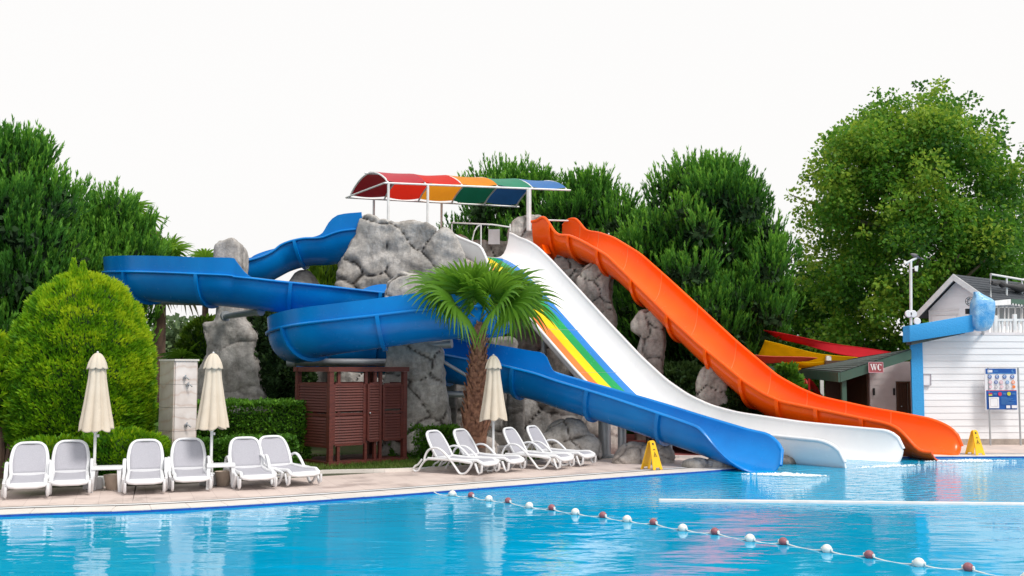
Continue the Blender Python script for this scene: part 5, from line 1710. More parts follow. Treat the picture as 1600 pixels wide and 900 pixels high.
for i, q in enumerate(pts):
    nx = (pts[min(i + 1, len(pts) - 1)] - pts[max(i - 1, 0)]).normalized()
    r = .058 if i % 2 else .064
    mb = MB(); mb.sphere(Vector((q.x, q.y, .04)), r, 20, 14, (1, 1, .95))
    f_ = mb.build('float', M['maroon_float' if i % 2 else 'white_float'], fl_, smooth=True, world=True)
    mb = MB()
    for sg in (-1, 1): mb.tube([Vector((q.x, q.y, .04)) + nx * sg * (r - .006), Vector((q.x, q.y, .04)) + nx * sg * (r + .012)], .02, 8)
    mb.build('rope_collar', M['rope'], f_, smooth=True, world=True)

# ================================================================== WHITE HOUSE, WC, SAILS
WA = Vector((xof(1424, 31.2), 31.2, DECK)); WD = Vector((1, .05, 0)).normalized(); WN = Vector((.05, -1, 0)).normalized()
WL = 9.0; WH_ = 3.22
house = thing('white_house', 'white boarded pool house with a gabled hut on its terrace', 'house', WA)
def hw(a, o, z): return WD * a + WN * o + Vector((0, 0, z))          # along the wall, out of it, up
mb = MB(); mb.prism([hw(.02, -.03, 0), hw(WL, -.03, 0), hw(WL, -4, 0), hw(2.1, -4, 0)], (0, 0, WH_)); mb.build('wall', M['wc_wall'], house)
mb = MB(); mb.prism([hw(.0, 0, 0), hw(WL, 0, 0), hw(WL, .05, 0), hw(0, .05, 0)], (0, 0, .17)); mb.build('plinth', M['stone_base'], house)
nb_ = 16; bh = (WH_ - .17) / nb_
for k in range(nb_):
    z = .172 + k * bh
    jt = random.uniform(-.0025, .0025)
    mb = MB(); mb.add([hw(.0, -.028, z), hw(WL, -.028, z), hw(WL, .024 + jt, z), hw(0, .024 - jt, z), hw(0, -.028, z + bh - .004), hw(WL, -.028, z + bh - .004), hw(WL, .010, z + bh - .004), hw(0, .010, z + bh - .004)],
                      [(3, 2, 1, 0), (4, 5, 6, 7), (0, 1, 5, 4), (1, 2, 6, 5), (2, 3, 7, 6), (3, 0, 4, 7)])
    mb.build('siding_board', M['siding'], house)
# left flank boards
for k in range(nb_):
    z = .172 + k * bh
    mb = MB(); mb.prism([hw(.0, -.03, z), hw(-.02, -.03, z), hw(2.05, -4, z), hw(2.08, -4, z)], (0, 0, bh - .012)); mb.build('siding_board', M['wc_wall'], house)
mb = MB(); mb.prism([hw(-.04, .10, 0), hw(.31, .10, 0), hw(.31, .036, 0), hw(-.04, .036, 0)], (0, 0, 3.05)); mb.build('corner_pilaster', M['turq'], house)
# sloping blue band above the wall
def band_px(x0, yb0, yt0, x1, yb1, yt1, Y, dep, m, nm):
    q = [at(x0, yb0, Y), at(x1, yb1, Y), at(x1, yt1, Y), at(x0, yt0, Y)]
    mb = MB(); mb.prism(q, (0, dep, 0)); return mb.build(nm, m, house, world=True)
o = band_px(1421, 534, 509, 1522, 518, 491.5, 30.7, .22, M['turq'], 'fascia_band'); bevel(o, .015)
mb = MB(); q = [at(1421, 534, 30.72), at(1421, 509, 30.72)]
mb.prism([q[0] + Vector((-.004, 0, 0)), q[1] + Vector((-.004, 0, 0)), q[1] + Vector((-.14, .14, -.01)), q[0] + Vector((-.14, .14, -.01))], (.06, .06, 0)); mb.build('fascia_return', M['turq'], house, world=True)
o = band_px(1424, 539, 534.5, 1508, 521, 519, 30.76, .4, M['shingle'], 'eave_shingles')
mb = MB(); mb.prism([hw(1.2, .02, WH_ + .002), hw(WL, .02, WH_ + .002), hw(WL, -4, WH_ + .002), hw(2.6, -4, WH_ + .002)], (0, 0, .08)); mb.build('terrace_slab', M['wc_wall'], house)
# gabled hut on the terrace: its ridge runs back to the right
RD = Vector((.75, .66, 0)); GD = Vector((.66, -.75, 0))
ap = at(1497, 434, 33.0)
hut = thing('terrace_hut', 'small white gabled hut with dark slate roof above the pool house', 'hut', (ap.x + .8, ap.y + .4, WH_))
def gp(a, z, r=0.0): return Vector((ap.x, ap.y, 0)) + GD * a + RD * r + Vector((0, 0, z))      # on the gable: across, height, back
ZA = ap.z
aL, zL, aR, zR = -1.31, zof(497, 33.98), 1.10, zof(473, 32.18)
SL, SR = (ZA - zL) / -aL, (ZA - zR) / aR
wl0, wr0 = -1.0, .92
mb = MB(); mb.prism([gp(wl0, WH_ - .02), gp(wr0, WH_ - .02), gp(wr0, ZA - SR * wr0 - .06), gp(0, ZA - .06), gp(wl0, ZA + SL * wl0 - .06)], RD * 4.2); mb.build('wall', M['siding'], hut)
bpy.context.view_layer.update()
hut_c = hut.children[0]
def inv(o):
    bb = base_of(hut); o.data.transform(Matrix.Translation(-bb)); return o
inv(hut_c)
def hprism(nm, m, pts, d, par=None):
    mb = MB(); mb.prism(pts, d); return mb.build(nm, m, par or hut, world=True)
for z in (ZA - 1.02, ZA - 1.16): hprism('trim_strip', M['grate_white'], [gp(-.92, z, -.03), gp(-.0, z, -.03), gp(-.0, z + .05, -.03), gp(-.92, z + .05, -.03)], RD * .03)
hprism('shutter', M['siding'], [gp(-.88, WH_ + .06, -.04), gp(-.08, WH_ + .06, -.04), gp(-.08, ZA - 1.18, -.04), gp(-.88, ZA - 1.18, -.04)], RD * .04)
t_ = Vector((0, 0, .09))
for nm, m, r0, r1, dz, th in (('roof', 'slate', -.28, 4.6, 0, .09), ('barge_board', 'white_metal', -.33, -.282, -.10, .20)):
    for a, z in ((aL, zL), (aR, zR)):
        q = [gp(0, ZA + dz, r0), gp(a, z + dz, r0), gp(a, z + dz + th, r0), gp(0, ZA + dz + th, r0)]
        hprism(nm, M[m], q, RD * (r1 - r0))
# slate courses on the slope that faces the pool
for k in range(9):
    f0_, f1_ = k / 9, (k + 1) / 9 + .01
    a0, a1 = aR * f0_, aR * min(1, f1_)
    z0, z1 = ZA - SR * a0 + .092, ZA - SR * a1 + .115
    hprism('slate_course', M['slate'], [gp(a0, z0, -.27), gp(a1, z1, -.27), gp(a1, z1 - .024, -.27), gp(a0, z0 - .001, -.27)], RD * 4.85)
# side wall with windows under the right eave, in the plane of the right flank
W0 = gp(wr0 + .012, 0)
def wp(px, py, o=0.0):
    s_, z_ = on_line(px, py, (W0.x, W0.y), (RD.x, RD.y))
    return W0 + RD * s_ + GD * o + Vector((0, 0, z_))
for x0, x1 in ((1553.5, 1557), (1560, 1567), (1569.5, 1573), (1575.5, 1583), (1586, 1593), (1597, 1606)):
    w_ = hprism('window', M['glass'], [wp(x0, 506), wp(x1, 506), wp(x1, 481), wp(x0, 481)], GD * .02)
    mb = MB()
    for (u0, v0, u1, v1) in ((x0 - .6, 506.5, x1 + .6, 506.5), (x0 - .6, 480.5, x1 + .6, 480.5), (x0 - .6, 506, x0 - .6, 481), (x1 + .6, 506, x1 + .6, 481)): mb.bar(wp(u0, v0, .02), wp(u1, v1, .02), .02, .03, up=tuple(GD))
    mb.build('frame', M['white_metal'], w_, world=True)
# white eave fascia, then green awning with a scalloped hem
E0 = gp(aR + .02, 0)
def ep(px, py, o=0.0):
    s_, z_ = on_line(px, py, (E0.x, E0.y), (RD.x, RD.y))
    return E0 + RD * s_ + GD * o + Vector((0, 0, z_))
hprism('fascia', M['white_metal'], [ep(1552, 477.5), ep(1577, 476), ep(1577, 467.5), ep(1552, 470)], GD * .05)
hprism('green_awning', M['green_paint'], [ep(1577.3, 474), ep(1640, 482), ep(1640, 471), ep(1577.3, 467)], GD * .06)
for k in range(12):
    q = ep(1579 + k * 4.6, 475.6 + k * .62, .07); mb = MB(); mb.bar(q - RD * .028, q + RD * .028, .02, .06); mb.build('scallop', M['white_metal'], hut, world=True)
# terrace railing
rail = thing('terrace_railing', 'white balustrade with square posts on the pool house terrace', 'railing', (xof(1560, 31.6), 31.6, WH_))
RY = 31.55
for px in (1551, 1561, 1566, 1573, 1578.5, 1592, 1599, 1606, 1614, 1622):
    mb = MB(); mb.bar(at(px, 522.5, RY), at(px, 500, RY), .055, .05, up=(0, 1, 0)); mb.build('baluster', M['white_metal'], rail, world=True)
for px, yt in ((1555, 493), (1585, 491), (1612, 491)):
    mb = MB(); mb.bar(at(px, 524, RY), at(px, yt, RY), .11, .11, up=(0, 1, 0)); o = mb.build('post', M['white_metal'], rail, world=True); bevel(o, .012)
for py, h_ in ((500, .07), (523.5, .06)):
    mb = MB(); mb.bar(at(1545, py, RY - .01), at(1640, py, RY - .01), .06, h_); mb.build('rail', M['white_metal'], rail, world=True)
mb = MB(); mb.box(at(1548.5, 511, 33.2), (.12, .05, .5)); rb = mb.build('red_box', M['red_plastic']); tag(rb, 'dark red cabinet glimpsed behind the terrace balusters', 'cabinet')
# wrapped barrel-like thing hung at the corner of the terrace
wr = MB()
n = 20; prof = [(456, .07, -.05), (461, .13, -.03), (467, .24, .0), (471, .30, .02), (480, .315, .02), (492, .305, .01), (502, .295, 0), (510, .27, -.02), (515, .21, -.03), (517.5, .10, -.03)]
V, F = [], []
for i, (py, r, dx) in enumerate(prof):
    c = at(1534 - (6 if i == 0 else 3 if i == 1 else 0), py, 30.75)
    for k in range(n):
        a = 2 * PI * k / n
        rx = r * (1 + .02 * math.sin(5 * a + i)) ; ry = r * .75
        ca_, sa_ = math.cos(a), math.sin(a)
        ca_ = math.copysign(abs(ca_) ** .38, ca_); sa_ = math.copysign(abs(sa_) ** .38, sa_)
        V.append((c.x + rx * ca_ + dx, c.y + ry * sa_, c.z))
for i in range(len(prof) - 1):
    for k in range(n): F.append((i * n + k, i * n + (k + 1) % n, (i + 1) * n + (k + 1) % n, (i + 1) * n + k))
F += [tuple(range(n)), tuple(range((len(prof) - 1) * n, len(prof) * n))]
bw = thing('wrapped_bundle', 'blue bundle wrapped in bubble film hanging over the terrace corner', 'bundle', at(1534, 518, 30.75))
mk('bundle', V, F, M['wrap'], bw)
mb = MB(); mb.tube([at(1534, 512, 30.75), at(1537, 524, 31.5)], .04, 8); mb.build('bracket', M['steel'], bw, world=True)
# fan and speaker on the band
fan = thing('wall_fan', 'round white cage fan beside the wrapped bundle', 'fan', at(1515, 490, 31.2))
mb = MB(); c = at(1515, 471, 31.2)
for r in (.13, .08): mb.tube([c + Vector((r * math.cos(2 * PI * k / 18), -.02, r * math.sin(2 * PI * k / 18))) for k in range(18)], .009, 5, closed=True)
for k in range(8): mb.tube([c + Vector((.03 * math.cos(2 * PI * k / 8), -.025, .03 * math.sin(2 * PI * k / 8))), c + Vector((.13 * math.cos(2 * PI * k / 8), -.02, .13 * math.sin(2 * PI * k / 8)))], .006, 5)
mb.build('cage', M['black'], fan, world=True)
mb = MB()
for k in range(3):
    a = 2 * PI * k / 3; d_ = Vector((math.cos(a), 0, math.sin(a))); e_ = Vector((-d_.z, 0, d_.x))
    mb.prism([c + d_ * .02 - e_ * .02, c + d_ * .12 - e_ * .05, c + d_ * .12 + e_ * .03, c + d_ * .02 + e_ * .02], (0, .012, 0))
mb.build('blade', M['panel_white'], fan, world=True)
mb = MB(); mb.tube([c - Vector((0, 0, .12)), at(1515, 493, 31.2)], .02, 7); mb.build('stem', M['white_metal'], fan, world=True)
mb = MB(); mb.box(at(1513, 486.5, 31.05), (.14, .14, .16)); sp = mb.build('speaker', M['black']); bevel(sp, .015); tag(sp, 'small black speaker box below the cage fan', 'speaker')
# truss frame with bundled dark cloth
tr = thing('awning_truss', 'white tube frame carrying rolled dark cloth above the terrace', 'frame', at(1548, 470, 32.3))
mb = MB(); mb.tube([at(1548, 468, 32.3), at(1548, 428.5, 32.3), at(1574, 433, 33.4), at(1600, 437.5, 34.6), at(1640, 445, 36.5)], .035, 8); mb.build('tube', M['white_metal'], tr, smooth=True, world=True)
for px, y0, y1, Y in ((1573, 467, 432.5, 33.4), (1597, 472, 437, 34.6)):
    mb = MB(); mb.tube([at(px, y0, Y), at(px, y1, Y)], .03, 8); mb.build('upright', M['white_metal'], tr, smooth=True, world=True)
path = [(1549, 441.5, 32.3), (1556, 443, 32.6), (1561, 441, 32.8), (1566, 445, 33.0), (1573, 446, 33.3), (1580, 447, 33.6), (1586, 449, 33.9), (1592, 450, 34.2), (1600, 450, 34.5), (1615, 453, 35)]
mb = MB(); mb.tube([at(*q) for q in path], [.06, .075, .06, .10, .06, .085, .10, .17, .09, .1], 10); mb.build('rolled_cloth', M['black'], tr, smooth=True, world=True)
# lamp pole with a pigeon
lp = thing('lamp_pole', 'slim white pole with tilted top bar, floodlight and round lamps', 'lamp pole', at(1423, 506, 30.82))
PY = 30.82
mb = MB(); mb.tube([at(1423.5, 508, PY), at(1423, 408, PY)], .042, 10); mb.build('pole', M['white_metal'], lp, smooth=True, world=True)
mb = MB(); mb.tube([at(1413.5, 412.5, PY), at(1432, 403, PY)], .035, 8); mb.build('top_bar', M['white_metal'], lp, smooth=True, world=True)
mb = MB(); mb.bar(at(1424, 419, PY), at(1430, 419, PY), .03); mb.prism([at(1429, 416, PY - .08), at(1435, 415, PY - .05), at(1434, 424, PY - .05), at(1430, 423, PY - .08)], (.03, .12, 0)); mb.build('floodlight', M['white_metal'], lp, world=True)
for px, py in ((1419.5, 490.5), (1427, 490.5), (1433, 502)):
    mb = MB(); c = at(px, py, PY - .06); mb.lathe((0, 0, 0), [(.0, -.03), (.09, -.03), (.11, .0), (.10, .03), (.0, .05)], 14)
    mb.v = [(c.x + v[0], c.y + v[2], c.z + v[1]) for v in mb.v]
    mb.build('round_lamp', M['panel_white'], lp, smooth=True, world=True)
# the pigeon: one lofted body, beak and legs
bd = thing('pigeon', 'grey pigeon perched on the tilted top bar of the lamp pole', 'bird', at(1430.5, 404, PY))
c0 = at(1430.5, 399.5, PY)
sp_ = [(-.15, .05, .012), (-.115, .045, .026), (-.075, .028, .045), (-.03, .008, .060), (.03, -.015, .058), (.075, -.035, .04), (.12, -.058, .028), (.20, -.095, .022), (.26, -.12, .004)]
mb = MB(); mb.tube([(c0.x + a, c0.y, c0.z + z) for a, z, r in sp_], [r for a, z, r in sp_], 10); mb.build('body', M['bird'], bd, smooth=True, world=True)
mb = MB(); mb.lathe((0, 0, 0), [(.012, 0), (.004, .02), (0, .03)], 6); mb.v = [(c0.x - .155 - v[2], c0.y + v[1], c0.z + .05 + v[0]) for v in mb.v]; mb.build('beak', M['black'], bd, world=True)
for s in (-1, 1):
    mb = MB(); mb.tube([(c0.x + .0, c0.y + s * .02, c0.z - .04), (c0.x - .01, c0.y + s * .02, c0.z - .10)], .007, 5); mb.build('leg', M['pr_pink'], bd, world=True)
    mb = MB(); mb.add([(c0.x - .06, c0.y + s * .05, c0.z + .01), (c0.x + .04, c0.y + s * .062, c0.z + .02), (c0.x + .19, c0.y + s * .02, c0.z - .085), (c0.x + .03, c0.y + s * .06, c0.z - .045)], [(0, 1, 2, 3)]); mb.build('wing', M['black'], bd, world=True)
# information board in front of the wall
ib = thing('information_board', 'blue and white pool rules board on two thin poles', 'sign board', at(1565, 690, 31.0))
IY = 31.0
b0, b1 = at(1540, 641, IY), at(1588, 575, IY)
IX0, IX1, IZ0, IZ1 = b0.x, b1.x, b0.z, b1.z
def ip(u, v, o=0.0): return Vector((IX0 + (IX1 - IX0) * u, IY - .02 - o, IZ0 + (IZ1 - IZ0) * v))
mb = MB(); mb.prism([ip(0, 0, -.03), ip(1, 0, -.03), ip(1, 1, -.03), ip(0, 1, -.03)], (0, -.025, 0)); panel_ = mb.build('panel', M['panel_white'], ib, world=True)
_lay = [0]
def patch(u0, v0, u1, v1, m, nm='print'):
    _lay[0] += 1
    o = .004 + _lay[0] * .0004
    mb = MB(); mb.prism([ip(u0, v0, o - .004), ip(u1, v0, o - .004), ip(u1, v1, o - .004), ip(u0, v1, o - .004)], (0, -.004, 0)); mb.build(nm, M[m], panel_, world=True)
def disc(u, v, r, m, nm='pictogram'):
    _lay[0] += 1
    o = _lay[0] * .0004
    asp = (IX1 - IX0) / (IZ1 - IZ0)
    mb = MB(); mb.prism([ip(u + r * math.cos(2 * PI * k / 16), v + r * asp * math.sin(2 * PI * k / 16), o) for k in range(16)], (0, -.004, 0)); mb.build(nm, M[m], panel_, world=True)
patch(.03, .86, .97, .985, 'panel_blue', 'header'); patch(.03, .02, .97, .46, 'panel_blue', 'lower_field'); patch(.03, .462, .97, .475, 'pr_red', 'rule_line')
patch(.09, .895, .24, .955, 'panel_white'); patch(.28, .92, .42, .935, 'pr_lblue'); patch(.08, .865, .92, .88, 'pr_lblue')
disc(.88, .93, .045, 'pr_lblue'); disc(.895, .935, .03, 'panel_blue')
for i, u_ in enumerate((.15, .38, .61, .85)):
    disc(u_, .795, .062, 'panel_blue'); disc(u_, .80, .036, 'panel_white'); patch(u_ - .02, .785, u_ + .03, .81, 'pr_lblue'); patch(u_ - .06, .738, u_ + .06, .748, 'pr_grey', 'print_line')
for i, (u_, m_) in enumerate(((.16, 'pr_pink'), (.34, 'panel_blue'), (.50, 'pr_pink'), (.69, 'pr_lblue'), (.87, 'pr_orange'))):
    disc(u_, .665, .055, m_); disc(u_, .665, .032, 'panel_white'); patch(u_ - .02, .655, u_ + .02, .675, m_); patch(u_ - .05, .615, u_ + .05, .623, 'pr_grey', 'print_line')
for i, (u_, m_) in enumerate(((.16, 'pr_pink'), (.34, 'pr_grey'), (.51, 'pr_pink'), (.69, 'pr_grey'), (.88, 'pr_orange'))):
    disc(u_, .555, .05, m_); 
    if i < 4: disc(u_, .555, .03, 'panel_white'); patch(u_ - .015, .545, u_ + .02, .565, m_)
patch(.09, .35, .20, .41, 'pr_red'); patch(.09, .345, .20, .375, 'pr_yellow'); disc(.44, .385, .06, 'pr_red'); disc(.72, .39, .06, 'pr_yellow')
for u_ in (.24, .53, .82): patch(u_, .375, u_ + .10, .385, 'pr_lblue', 'print_line'); patch(u_, .395, u_ + .10, .405, 'pr_lblue', 'print_line')
for k in range(8): patch(.47, .145 + k * .022, (.90, .80, .86, .70, .92, .78, .84, .66)[k], .151 + k * .022, 'pr_lblue', 'print_line')
patch(.09, .05, .40, .31, 'panel_white', 'map_field'); patch(.13, .09, .36, .28, 'pr_grey'); patch(.14, .10, .35, .27, 'panel_white')
patch(.62, .05, .74, .115, 'panel_white'); patch(.79, .05, .95, .12, 'panel_white')
for px in (1543.5, 1590.5):
    q = at(px, 574, IY); mb = MB(); mb.tube([(q.x, q.y, DECK), (q.x, q.y, q.z)], .028, 8); mb.build('pole', M['steel'], ib, smooth=True, world=True)
# framed notice on the wall, small hook, wall fixtures
mb = MB(); mb.prism([at(1442.5, 602, 31.15), at(1454.5, 602, 31.15), at(1454.5, 584.5, 31.15), at(1442.5, 584.5, 31.15)], (0, .03, 0)); nf = mb.build('wall_notice', M['panel_white'])
tag(nf, 'small framed white notice on the house wall by the blue pilaster', 'notice')
mb = MB()
for (u0, v0, u1, v1) in ((1442.5, 602, 1454.5, 602), (1442.5, 584.5, 1454.5, 584.5), (1442.5, 602, 1442.5, 584.5), (1454.5, 602, 1454.5, 584.5)): mb.bar(at(u0, v0, 31.14), at(u1, v1, 31.14), .025, .02, up=(0, 1, 0))
mb.build('frame', M['pr_grey'], nf)
# ---- WC building with lean-to roof
wc = thing('wc_building', 'low WC building with sloping dark green shingle roof and brown doors', 'toilet building', (xof(1390, 33), 33, DECK))
wl, wr_ = xof(1358, 33.2), xof(1426, 33.2)
def wall_with_door():
    mb = MB()
    d0, d1, zt_ = xof(1399, 33.2), xof(1420.5, 33.2), zof(596, 33.2)
    for x0, x1, z0, z1 in ((wl, d0, DECK, 2.5), (d0, d1, zt_, 2.5), (d1, wr_, DECK, 2.5)):
        mb.box(((x0 + x1) / 2, 33.3, (z0 + z1) / 2), (x1 - x0, .2, z1 - z0))
    mb.build('wall', M['wc_wall'], wc, world=True)
    mb = MB(); mb.box(((d0 + d1) / 2, 33.3, (DECK + zt_) / 2), (d1 - d0 - .1, .06, zt_ - DECK)); dr = mb.build('door', M['wood_door'], wc, world=True)
    for k in range(4):
        x = d0 + .1 + (d1 - d0 - .2) * (k + .5) / 4
        mb = MB(); mb.box((x, 33.26, (DECK + zt_) / 2), ((d1 - d0 - .2) / 4 - .012, .03, zt_ - DECK - .1)); mb.build('plank', M['wood_door'], dr, world=True)
    mb = MB()
    for x in (d0 + .03, d1 - .03): mb.box((x, 33.18, (DECK + zt_) / 2), (.06, .06, zt_ - DECK))
    mb.box(((d0 + d1) / 2, 33.18, zt_ - .03), (d1 - d0 - .122, .06, .06)); mb.build('door_frame', M['wood_door'], wc, world=True)
    mb = MB(); mb.sphere((d0 + .16, 33.2, 1.1), .03); mb.build('handle', M['chrome'], dr, world=True)
wall_with_door()
for px in (1365.5, 1397):
    mb = MB(); mb.box(at(px, 612, 33.15), (.05, .06, .22)); mb.build('wall_lamp', M['black'], wc, world=True)
# boards ruled on the wall
for k in range(11):
    z = .25 + k * .2
    for x0, x1 in ((wl + .01, xof(1397.8, 33.2)),):
        mb = MB(); mb.box(((x0 + x1) / 2, 33.19, z), (x1 - x0, .02, .19)); mb.build('siding_board', M['wc_wall'], wc, world=True)
# dark washroom opening left of the wall
x0 = xof(1318, 33.6); 
mb = MB(); mb.box(((x0 + wl) / 2, 35.6, 1.3), (wl - x0, .12, 2.5)); mb.box((wl + .0, 34.4, 1.3), (.1, 2.2, 2.5)); mb.build('back_wall', M['wood_door'], wc, world=True)
mb = MB(); mb.box(at(1338, 627, 35.4), (.16, .04, .26)); mb.build('paper_holder', M['panel_white'], wc, world=True)
# lean-to roof
e0, e1 = at(1313, 588, 31.0), at(1423, 552, 31.0)       # verge facing the pool
f0, f1 = at(1252, 582, 36.5), at(1332, 566, 36.5)
mb = MB(); mb.prism([e0, e1, f1, f0], (0, 0, .12)); rf = mb.build('roof', M['shingle'], wc, world=True)
# shingle courses, laid across the slope
nc = 12
for k in range(nc):
    a, b = k / nc, (k + 1) / nc + .015
    q = [e0.lerp(e1, a), e0.lerp(e1, min(1, b)), f0.lerp(f1, min(1, b)), f0.lerp(f1, a)]
    mb = MB(); mb.add([q[0] + Vector((0, -.02, .150)), q[1] + Vector((0, -.02, .128)), q[2] + Vector((0, 0, .128)), q[3] + Vector((0, 0, .150)), q[0] + Vector((0, -.02, .121)), q[1] + Vector((0, -.02, .121)), q[2] + Vector((0, 0, .121)), q[3] + Vector((0, 0, .121))],
                      [(0, 1, 2, 3), (7, 6, 5, 4), (0, 4, 5, 1), (1, 5, 6, 2), (2, 6, 7, 3), (3, 7, 4, 0)]); mb.build('shingle_course', M['shingle'], rf, world=True)
mb = MB(); mb.prism([e0 + Vector((-.02, -.06, -.17)), e1 + Vector((0, -.06, -.17)), e1 + Vector((0, -.06, .10)), e0 + Vector((-.02, -.06, .10))], (0, .055, 0)); mb.build('fascia', M['green_paint'], wc, world=True)
mb = MB(); mb.prism([e0 + Vector((-.03, -.05, -.17)), f0 + Vector((-.03, 0, -.17)), f0 + Vector((-.03, 0, .11)), e0 + Vector((-.03, -.05, .11))], (-.05, -.02, 0)); mb.build('eave_board', M['green_paint'], wc, world=True)
q = at(1318, 595, 31.15)
mb = MB(); mb.bar((q.x, q.y, DECK), (q.x, q.y, q.z), .13, .13); mb.build('post', M['green_paint'], wc, world=True)
# WC sign with serif letters
ws = thing('wc_sign', 'small maroon sign with white letters WC on the roof edge', 'sign', at(1368, 574, 30.85))
SY = 30.85
s0, s1 = at(1357.5, 582, SY), at(1379.5, 566, SY)
mb = MB(); mb.prism([Vector((s0.x, SY, s0.z)), Vector((s1.x, SY, s0.z)), Vector((s1.x, SY, s1.z)), Vector((s0.x, SY, s1.z))], (0, .03, 0)); mb.build('board', M['wcsign'], ws, world=True)
mb = MB()
for a, b in (((s0.x, s0.z), (s1.x, s0.z)), ((s0.x, s1.z), (s1.x, s1.z)), ((s0.x, s0.z), (s0.x, s1.z)), ((s1.x, s0.z), (s1.x, s1.z))): mb.bar((a[0], SY - .003, a[1]), (b[0], SY - .003, b[1]), .012, .01, up=(0, 1, 0))
mb.build('border', M['pr_pink'], ws, world=True)
W_, Hh = s1.x - s0.x, s1.z - s0.z
def lt(u_, v_): return Vector((s0.x + W_ * u_, SY - .004, s0.z + Hh * v_))
def lpoly(mb, pts): mb.prism([lt(*p_) for p_ in pts], (0, -.006, 0))
mb = MB()
for pts in ([(.12, .80), (.20, .80), (.29, .22), (.25, .22)], [(.33, .80), (.36, .80), (.29, .22), (.25, .22)], [(.31, .80), (.39, .80), (.46, .22), (.42, .22)], [(.515, .80), (.54, .80), (.46, .22), (.42, .22)],
            [(.09, .83), (.24, .83), (.24, .78), (.09, .78)], [(.29, .83), (.42, .83), (.42, .78), (.29, .78)], [(.47, .83), (.58, .83), (.58, .78), (.47, .78)]):
    mb.prism([lt(*p_) + Vector((0, -.0007 * len(mb.v) / 8, 0)) for p_ in pts], (0, -.006, 0))
mb.build('letter_w', M['letter'], ws, world=True)
mb = MB(); cu, cv = .76, .52
pr_ = None
ang = [R(a) for a in range(38, 323, 15)]
for i in range(len(ang) - 1):
    seg_ = []
    for a in (ang[i], ang[i + 1]):
        th_ = .05 + .05 * max(0, -math.cos(a))
        seg_.append(((cu + .155 * math.cos(a), cv + .32 * math.sin(a)), (cu + (.155 - th_) * math.cos(a), cv + (.32 - .055) * math.sin(a))))
    lpoly(mb, [seg_[0][0], seg_[1][0], seg_[1][1], seg_[0][1]])
mb.prism([lt(*p_) + Vector((0, -.001, 0)) for p_ in ((.855, .84), (.885, .84), (.885, .62), (.87, .62))], (0, -.006, 0))
mb.build('letter_c', M['letter'], ws, world=True)

# ---- shade sails over the play garden
def sail(label, pts, m, sagz=.25, nm='shade_sail'):
    """pts: four corners (px, py, Y) a-b-c-d; hypar cloth with slack edges"""
    c = [at(*p_) for p_ in pts]
    t = thing(nm, label, 'shade sail', (sum(q.x for q in c) / 4, sum(q.y for q in c) / 4, min(q.z for q in c)), group='shade sails behind the WC')
    V, F = [], []; n = 14
    for i in range(n + 1):
        for j in range(n + 1):
            u_, v_ = i / n, j / n
            p_ = c[0].lerp(c[1], u_).lerp(c[3].lerp(c[2], u_), v_)
            p_.z -= sagz * (4 * u_ * (1 - u_) * .5 + 4 * v_ * (1 - v_) * .5) * .6 - .02 * math.sin(9 * u_ + 5 * v_)
            V.append(p_)
    for i in range(n):
        for j in range(n): F.append((i * (n + 1) + j, i * (n + 1) + j + 1, (i + 1) * (n + 1) + j + 1, (i + 1) * (n + 1) + j))
    o = obj('cloth', V, F, M[m], t, True, True); o.modifiers.new('s', 'SOLIDIFY').thickness = .012
    mb = MB(); mb.tube([V[k * (n + 1)] for k in range(n + 1)], .02, 6); mb.tube([V[k * (n + 1) + n] for k in range(n + 1)], .02, 6); mb.build('hem', M[m], t, world=True)
    return t
sail('narrow red shade sail stretched in front of the plane tree', [(1193, 516, 37.5), (1392, 551, 36.5), (1352, 561, 36), (1215, 528, 38)], 'sail_red', .1)
sail('yellow shade sail between the red sail and the WC roof', [(1195, 532, 36.5), (1355, 561, 35.3), (1290, 571, 35.8), (1180, 558, 38)], 'sail_yellow', .35)
sail('yellow shade sail hanging lower behind the white post', [(1222, 560, 36.2), (1300, 566, 35.6), (1322, 575, 36), (1262, 585, 37.5)], 'sail_yellow', .2)
sail('salmon shade sail left of the yellow ones', [(1110, 548, 35.5), (1277, 560, 34.2), (1240, 565, 34.8), (1100, 566, 36)], 'sail_salmon', .1)
sail('orange awning seen between the pine trunks', [(1030, 566, 41), (1180, 570, 39), (1180, 583, 39.5), (1032, 582, 41.5)], 'sail_orange', .1)
mb = MB(); a = at(1294, 556, 35.8); mb.bar((a.x, a.y, DECK), (a.x, a.y, a.z), .16, .16); sp_ = mb.build('sail_post', M['white_metal']); tag(sp_, 'square white post holding up the yellow shade sail', 'post')
mb = MB(); a, b = at(1037, 515, 42.5), at(1058, 560, 42.5); mb.prism([(a.x, 42.5, b.z), (b.x, 42.5, b.z), (b.x, 42.5, a.z), (a.x, 42.5, a.z + .3)], (0, .06, 0)); o = mb.build('teal_screen', M['teal']); tag(o, 'teal cloth screen between the pine trunks', 'screen')
for px, Y in ((1050, 40.5), (1056, 40.8)):
    mb = MB(); a = at(px, 578, Y); mb.bar((a.x, a.y, DECK), (a.x, a.y, a.z), .10, .10); o = mb.build('awning_post', M['white_metal'], None)
    tag(o, 'white post under the orange awning, %s of the two' % ('left' if px == 1050 else 'right'), 'post', 'white posts under the orange awning')
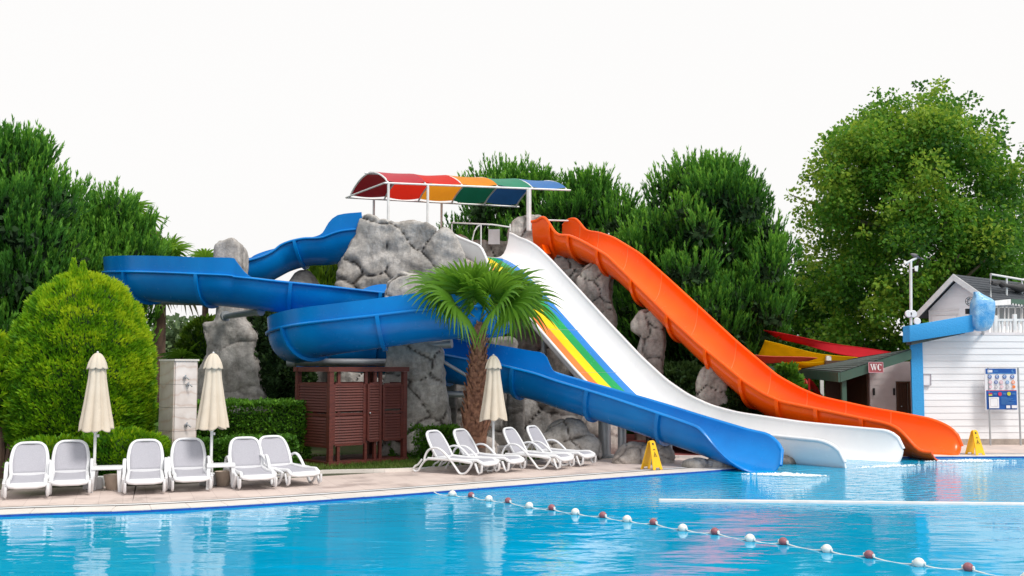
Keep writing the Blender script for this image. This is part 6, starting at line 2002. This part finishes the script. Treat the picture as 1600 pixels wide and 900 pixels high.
# play garden glimpses: dark green pavilion, white fence, red slide
pav = thing('pavilion', 'dark green pavilion behind the orange slide', 'pavilion', (xof(1185, 43), 43, DECK))
mb = MB(); mb.box((xof(1190, 43), 44, 2.25), (5.2, 3, .25)); mb.build('roof', M['green_paint'], pav, world=True)
mb = MB(); mb.box((xof(1190, 43), 45.4, 1.1), (5.0, .12, 2.1)); mb.build('back_wall', M['dark'], pav, world=True)
for dx in (-2.3, -.8, .8, 2.3):
    mb = MB(); mb.bar((xof(1190, 43) + dx, 42.6, DECK), (xof(1190, 43) + dx, 42.6, 2.12), .14, .14); mb.build('post', M['white_metal'], pav, world=True)
fe = thing('picket_fence', 'white wooden fence with diagonal braces under the WC roof', 'fence', (xof(1290, 37), 37, DECK))
for k, px in enumerate((1258, 1276, 1294, 1312)):
    a = at(px, 617, 37); mb = MB(); mb.bar((a.x, 37, DECK), (a.x, 37, 1.25), .09, .09); mb.build('post', M['white_metal'], fe, world=True)
a, b = at(1258, 617, 37), at(1312, 617, 37)
for z in (.45, 1.15): 
    mb = MB(); mb.bar((a.x, 36.93, z), (b.x, 36.93, z), .05, .09); mb.build('rail', M['white_metal'], fe, world=True)
for k in range(3):
    u0, u1 = a.x + (b.x - a.x) * k / 3, a.x + (b.x - a.x) * (k + 1) / 3
    mb = MB(); mb.bar((u0, 36.88, .45), (u1, 36.88, 1.15), .05, .07); mb.build('brace', M['white_metal'], fe, world=True)
ps = thing('play_slide', 'red plastic play slide behind the white fence', 'play slide', (xof(1272, 39), 39, DECK))
pp_ = [Vector((xof(1262, 39) + .9 * t_, 39 - .2 * t_, 1.9 - 1.8 * (t_ ** 1.3 if t_ < 1 else 1))) for t_ in np.linspace(0, 1, 8)]
rI = [[p_ + Vector((.0, .30 * math.cos(PI + PI * k / 8), .22 * math.sin(PI + PI * k / 8))) for k in range(9)] for p_ in pp_]
rO = [[p_ + Vector((.0, .34 * math.cos(PI + PI * k / 8), .26 * math.sin(PI + PI * k / 8))) for k in range(9)] for p_ in pp_]
mk('chute', *trough_mesh([[np.array(q) for q in r] for r in rI], [[np.array(q) for q in r] for r in rO]), M['red_plastic'], ps)
for s in (-1, 1):
    mb = MB(); mb.bar((xof(1262, 39) - .05, 39 + s * .3, DECK), (xof(1262, 39) - .05, 39 + s * .3, 2.2), .07, .07); mb.build('ladder_post', M['red_plastic'], ps, world=True)
for k in range(5):
    mb = MB(); mb.bar((xof(1262, 39) - .05, 38.74, .3 + .34 * k), (xof(1262, 39) - .05, 39.26, .3 + .34 * k), .05, .05); mb.build('rung', M['white_metal'], ps, world=True)
# bits of the play garden under the blue run
mb = MB(); a = at(975, 674, 36); b = at(1004, 683, 36); mb.box(((a.x + b.x) / 2, 36.5, .25), (3.2, .5, .35)); o = mb.build('turf_mound', M['green_turf'], kind='structure')
pg = thing('climbing_tower', 'yellow and pink play frame glimpsed under the blue run', 'play frame', at(957, 690, 37.5))
for px, m_ in ((954, 's_yellow'), (960, 'pr_orange'), (966, 'pr_pink'), (980, 'pr_pink')):
    a = at(px, 672, 37.5); mb = MB(); mb.bar((a.x, 37.5, DECK), (a.x, 37.5, a.z + .1), .14, .14); mb.build('post', M[m_], pg, world=True)
mb = MB(); a, b = at(952, 668, 37.4), at(984, 670, 37.4); mb.bar(a, b, .1, .16); mb.build('cross_bar', M['pr_pink'], pg, world=True)
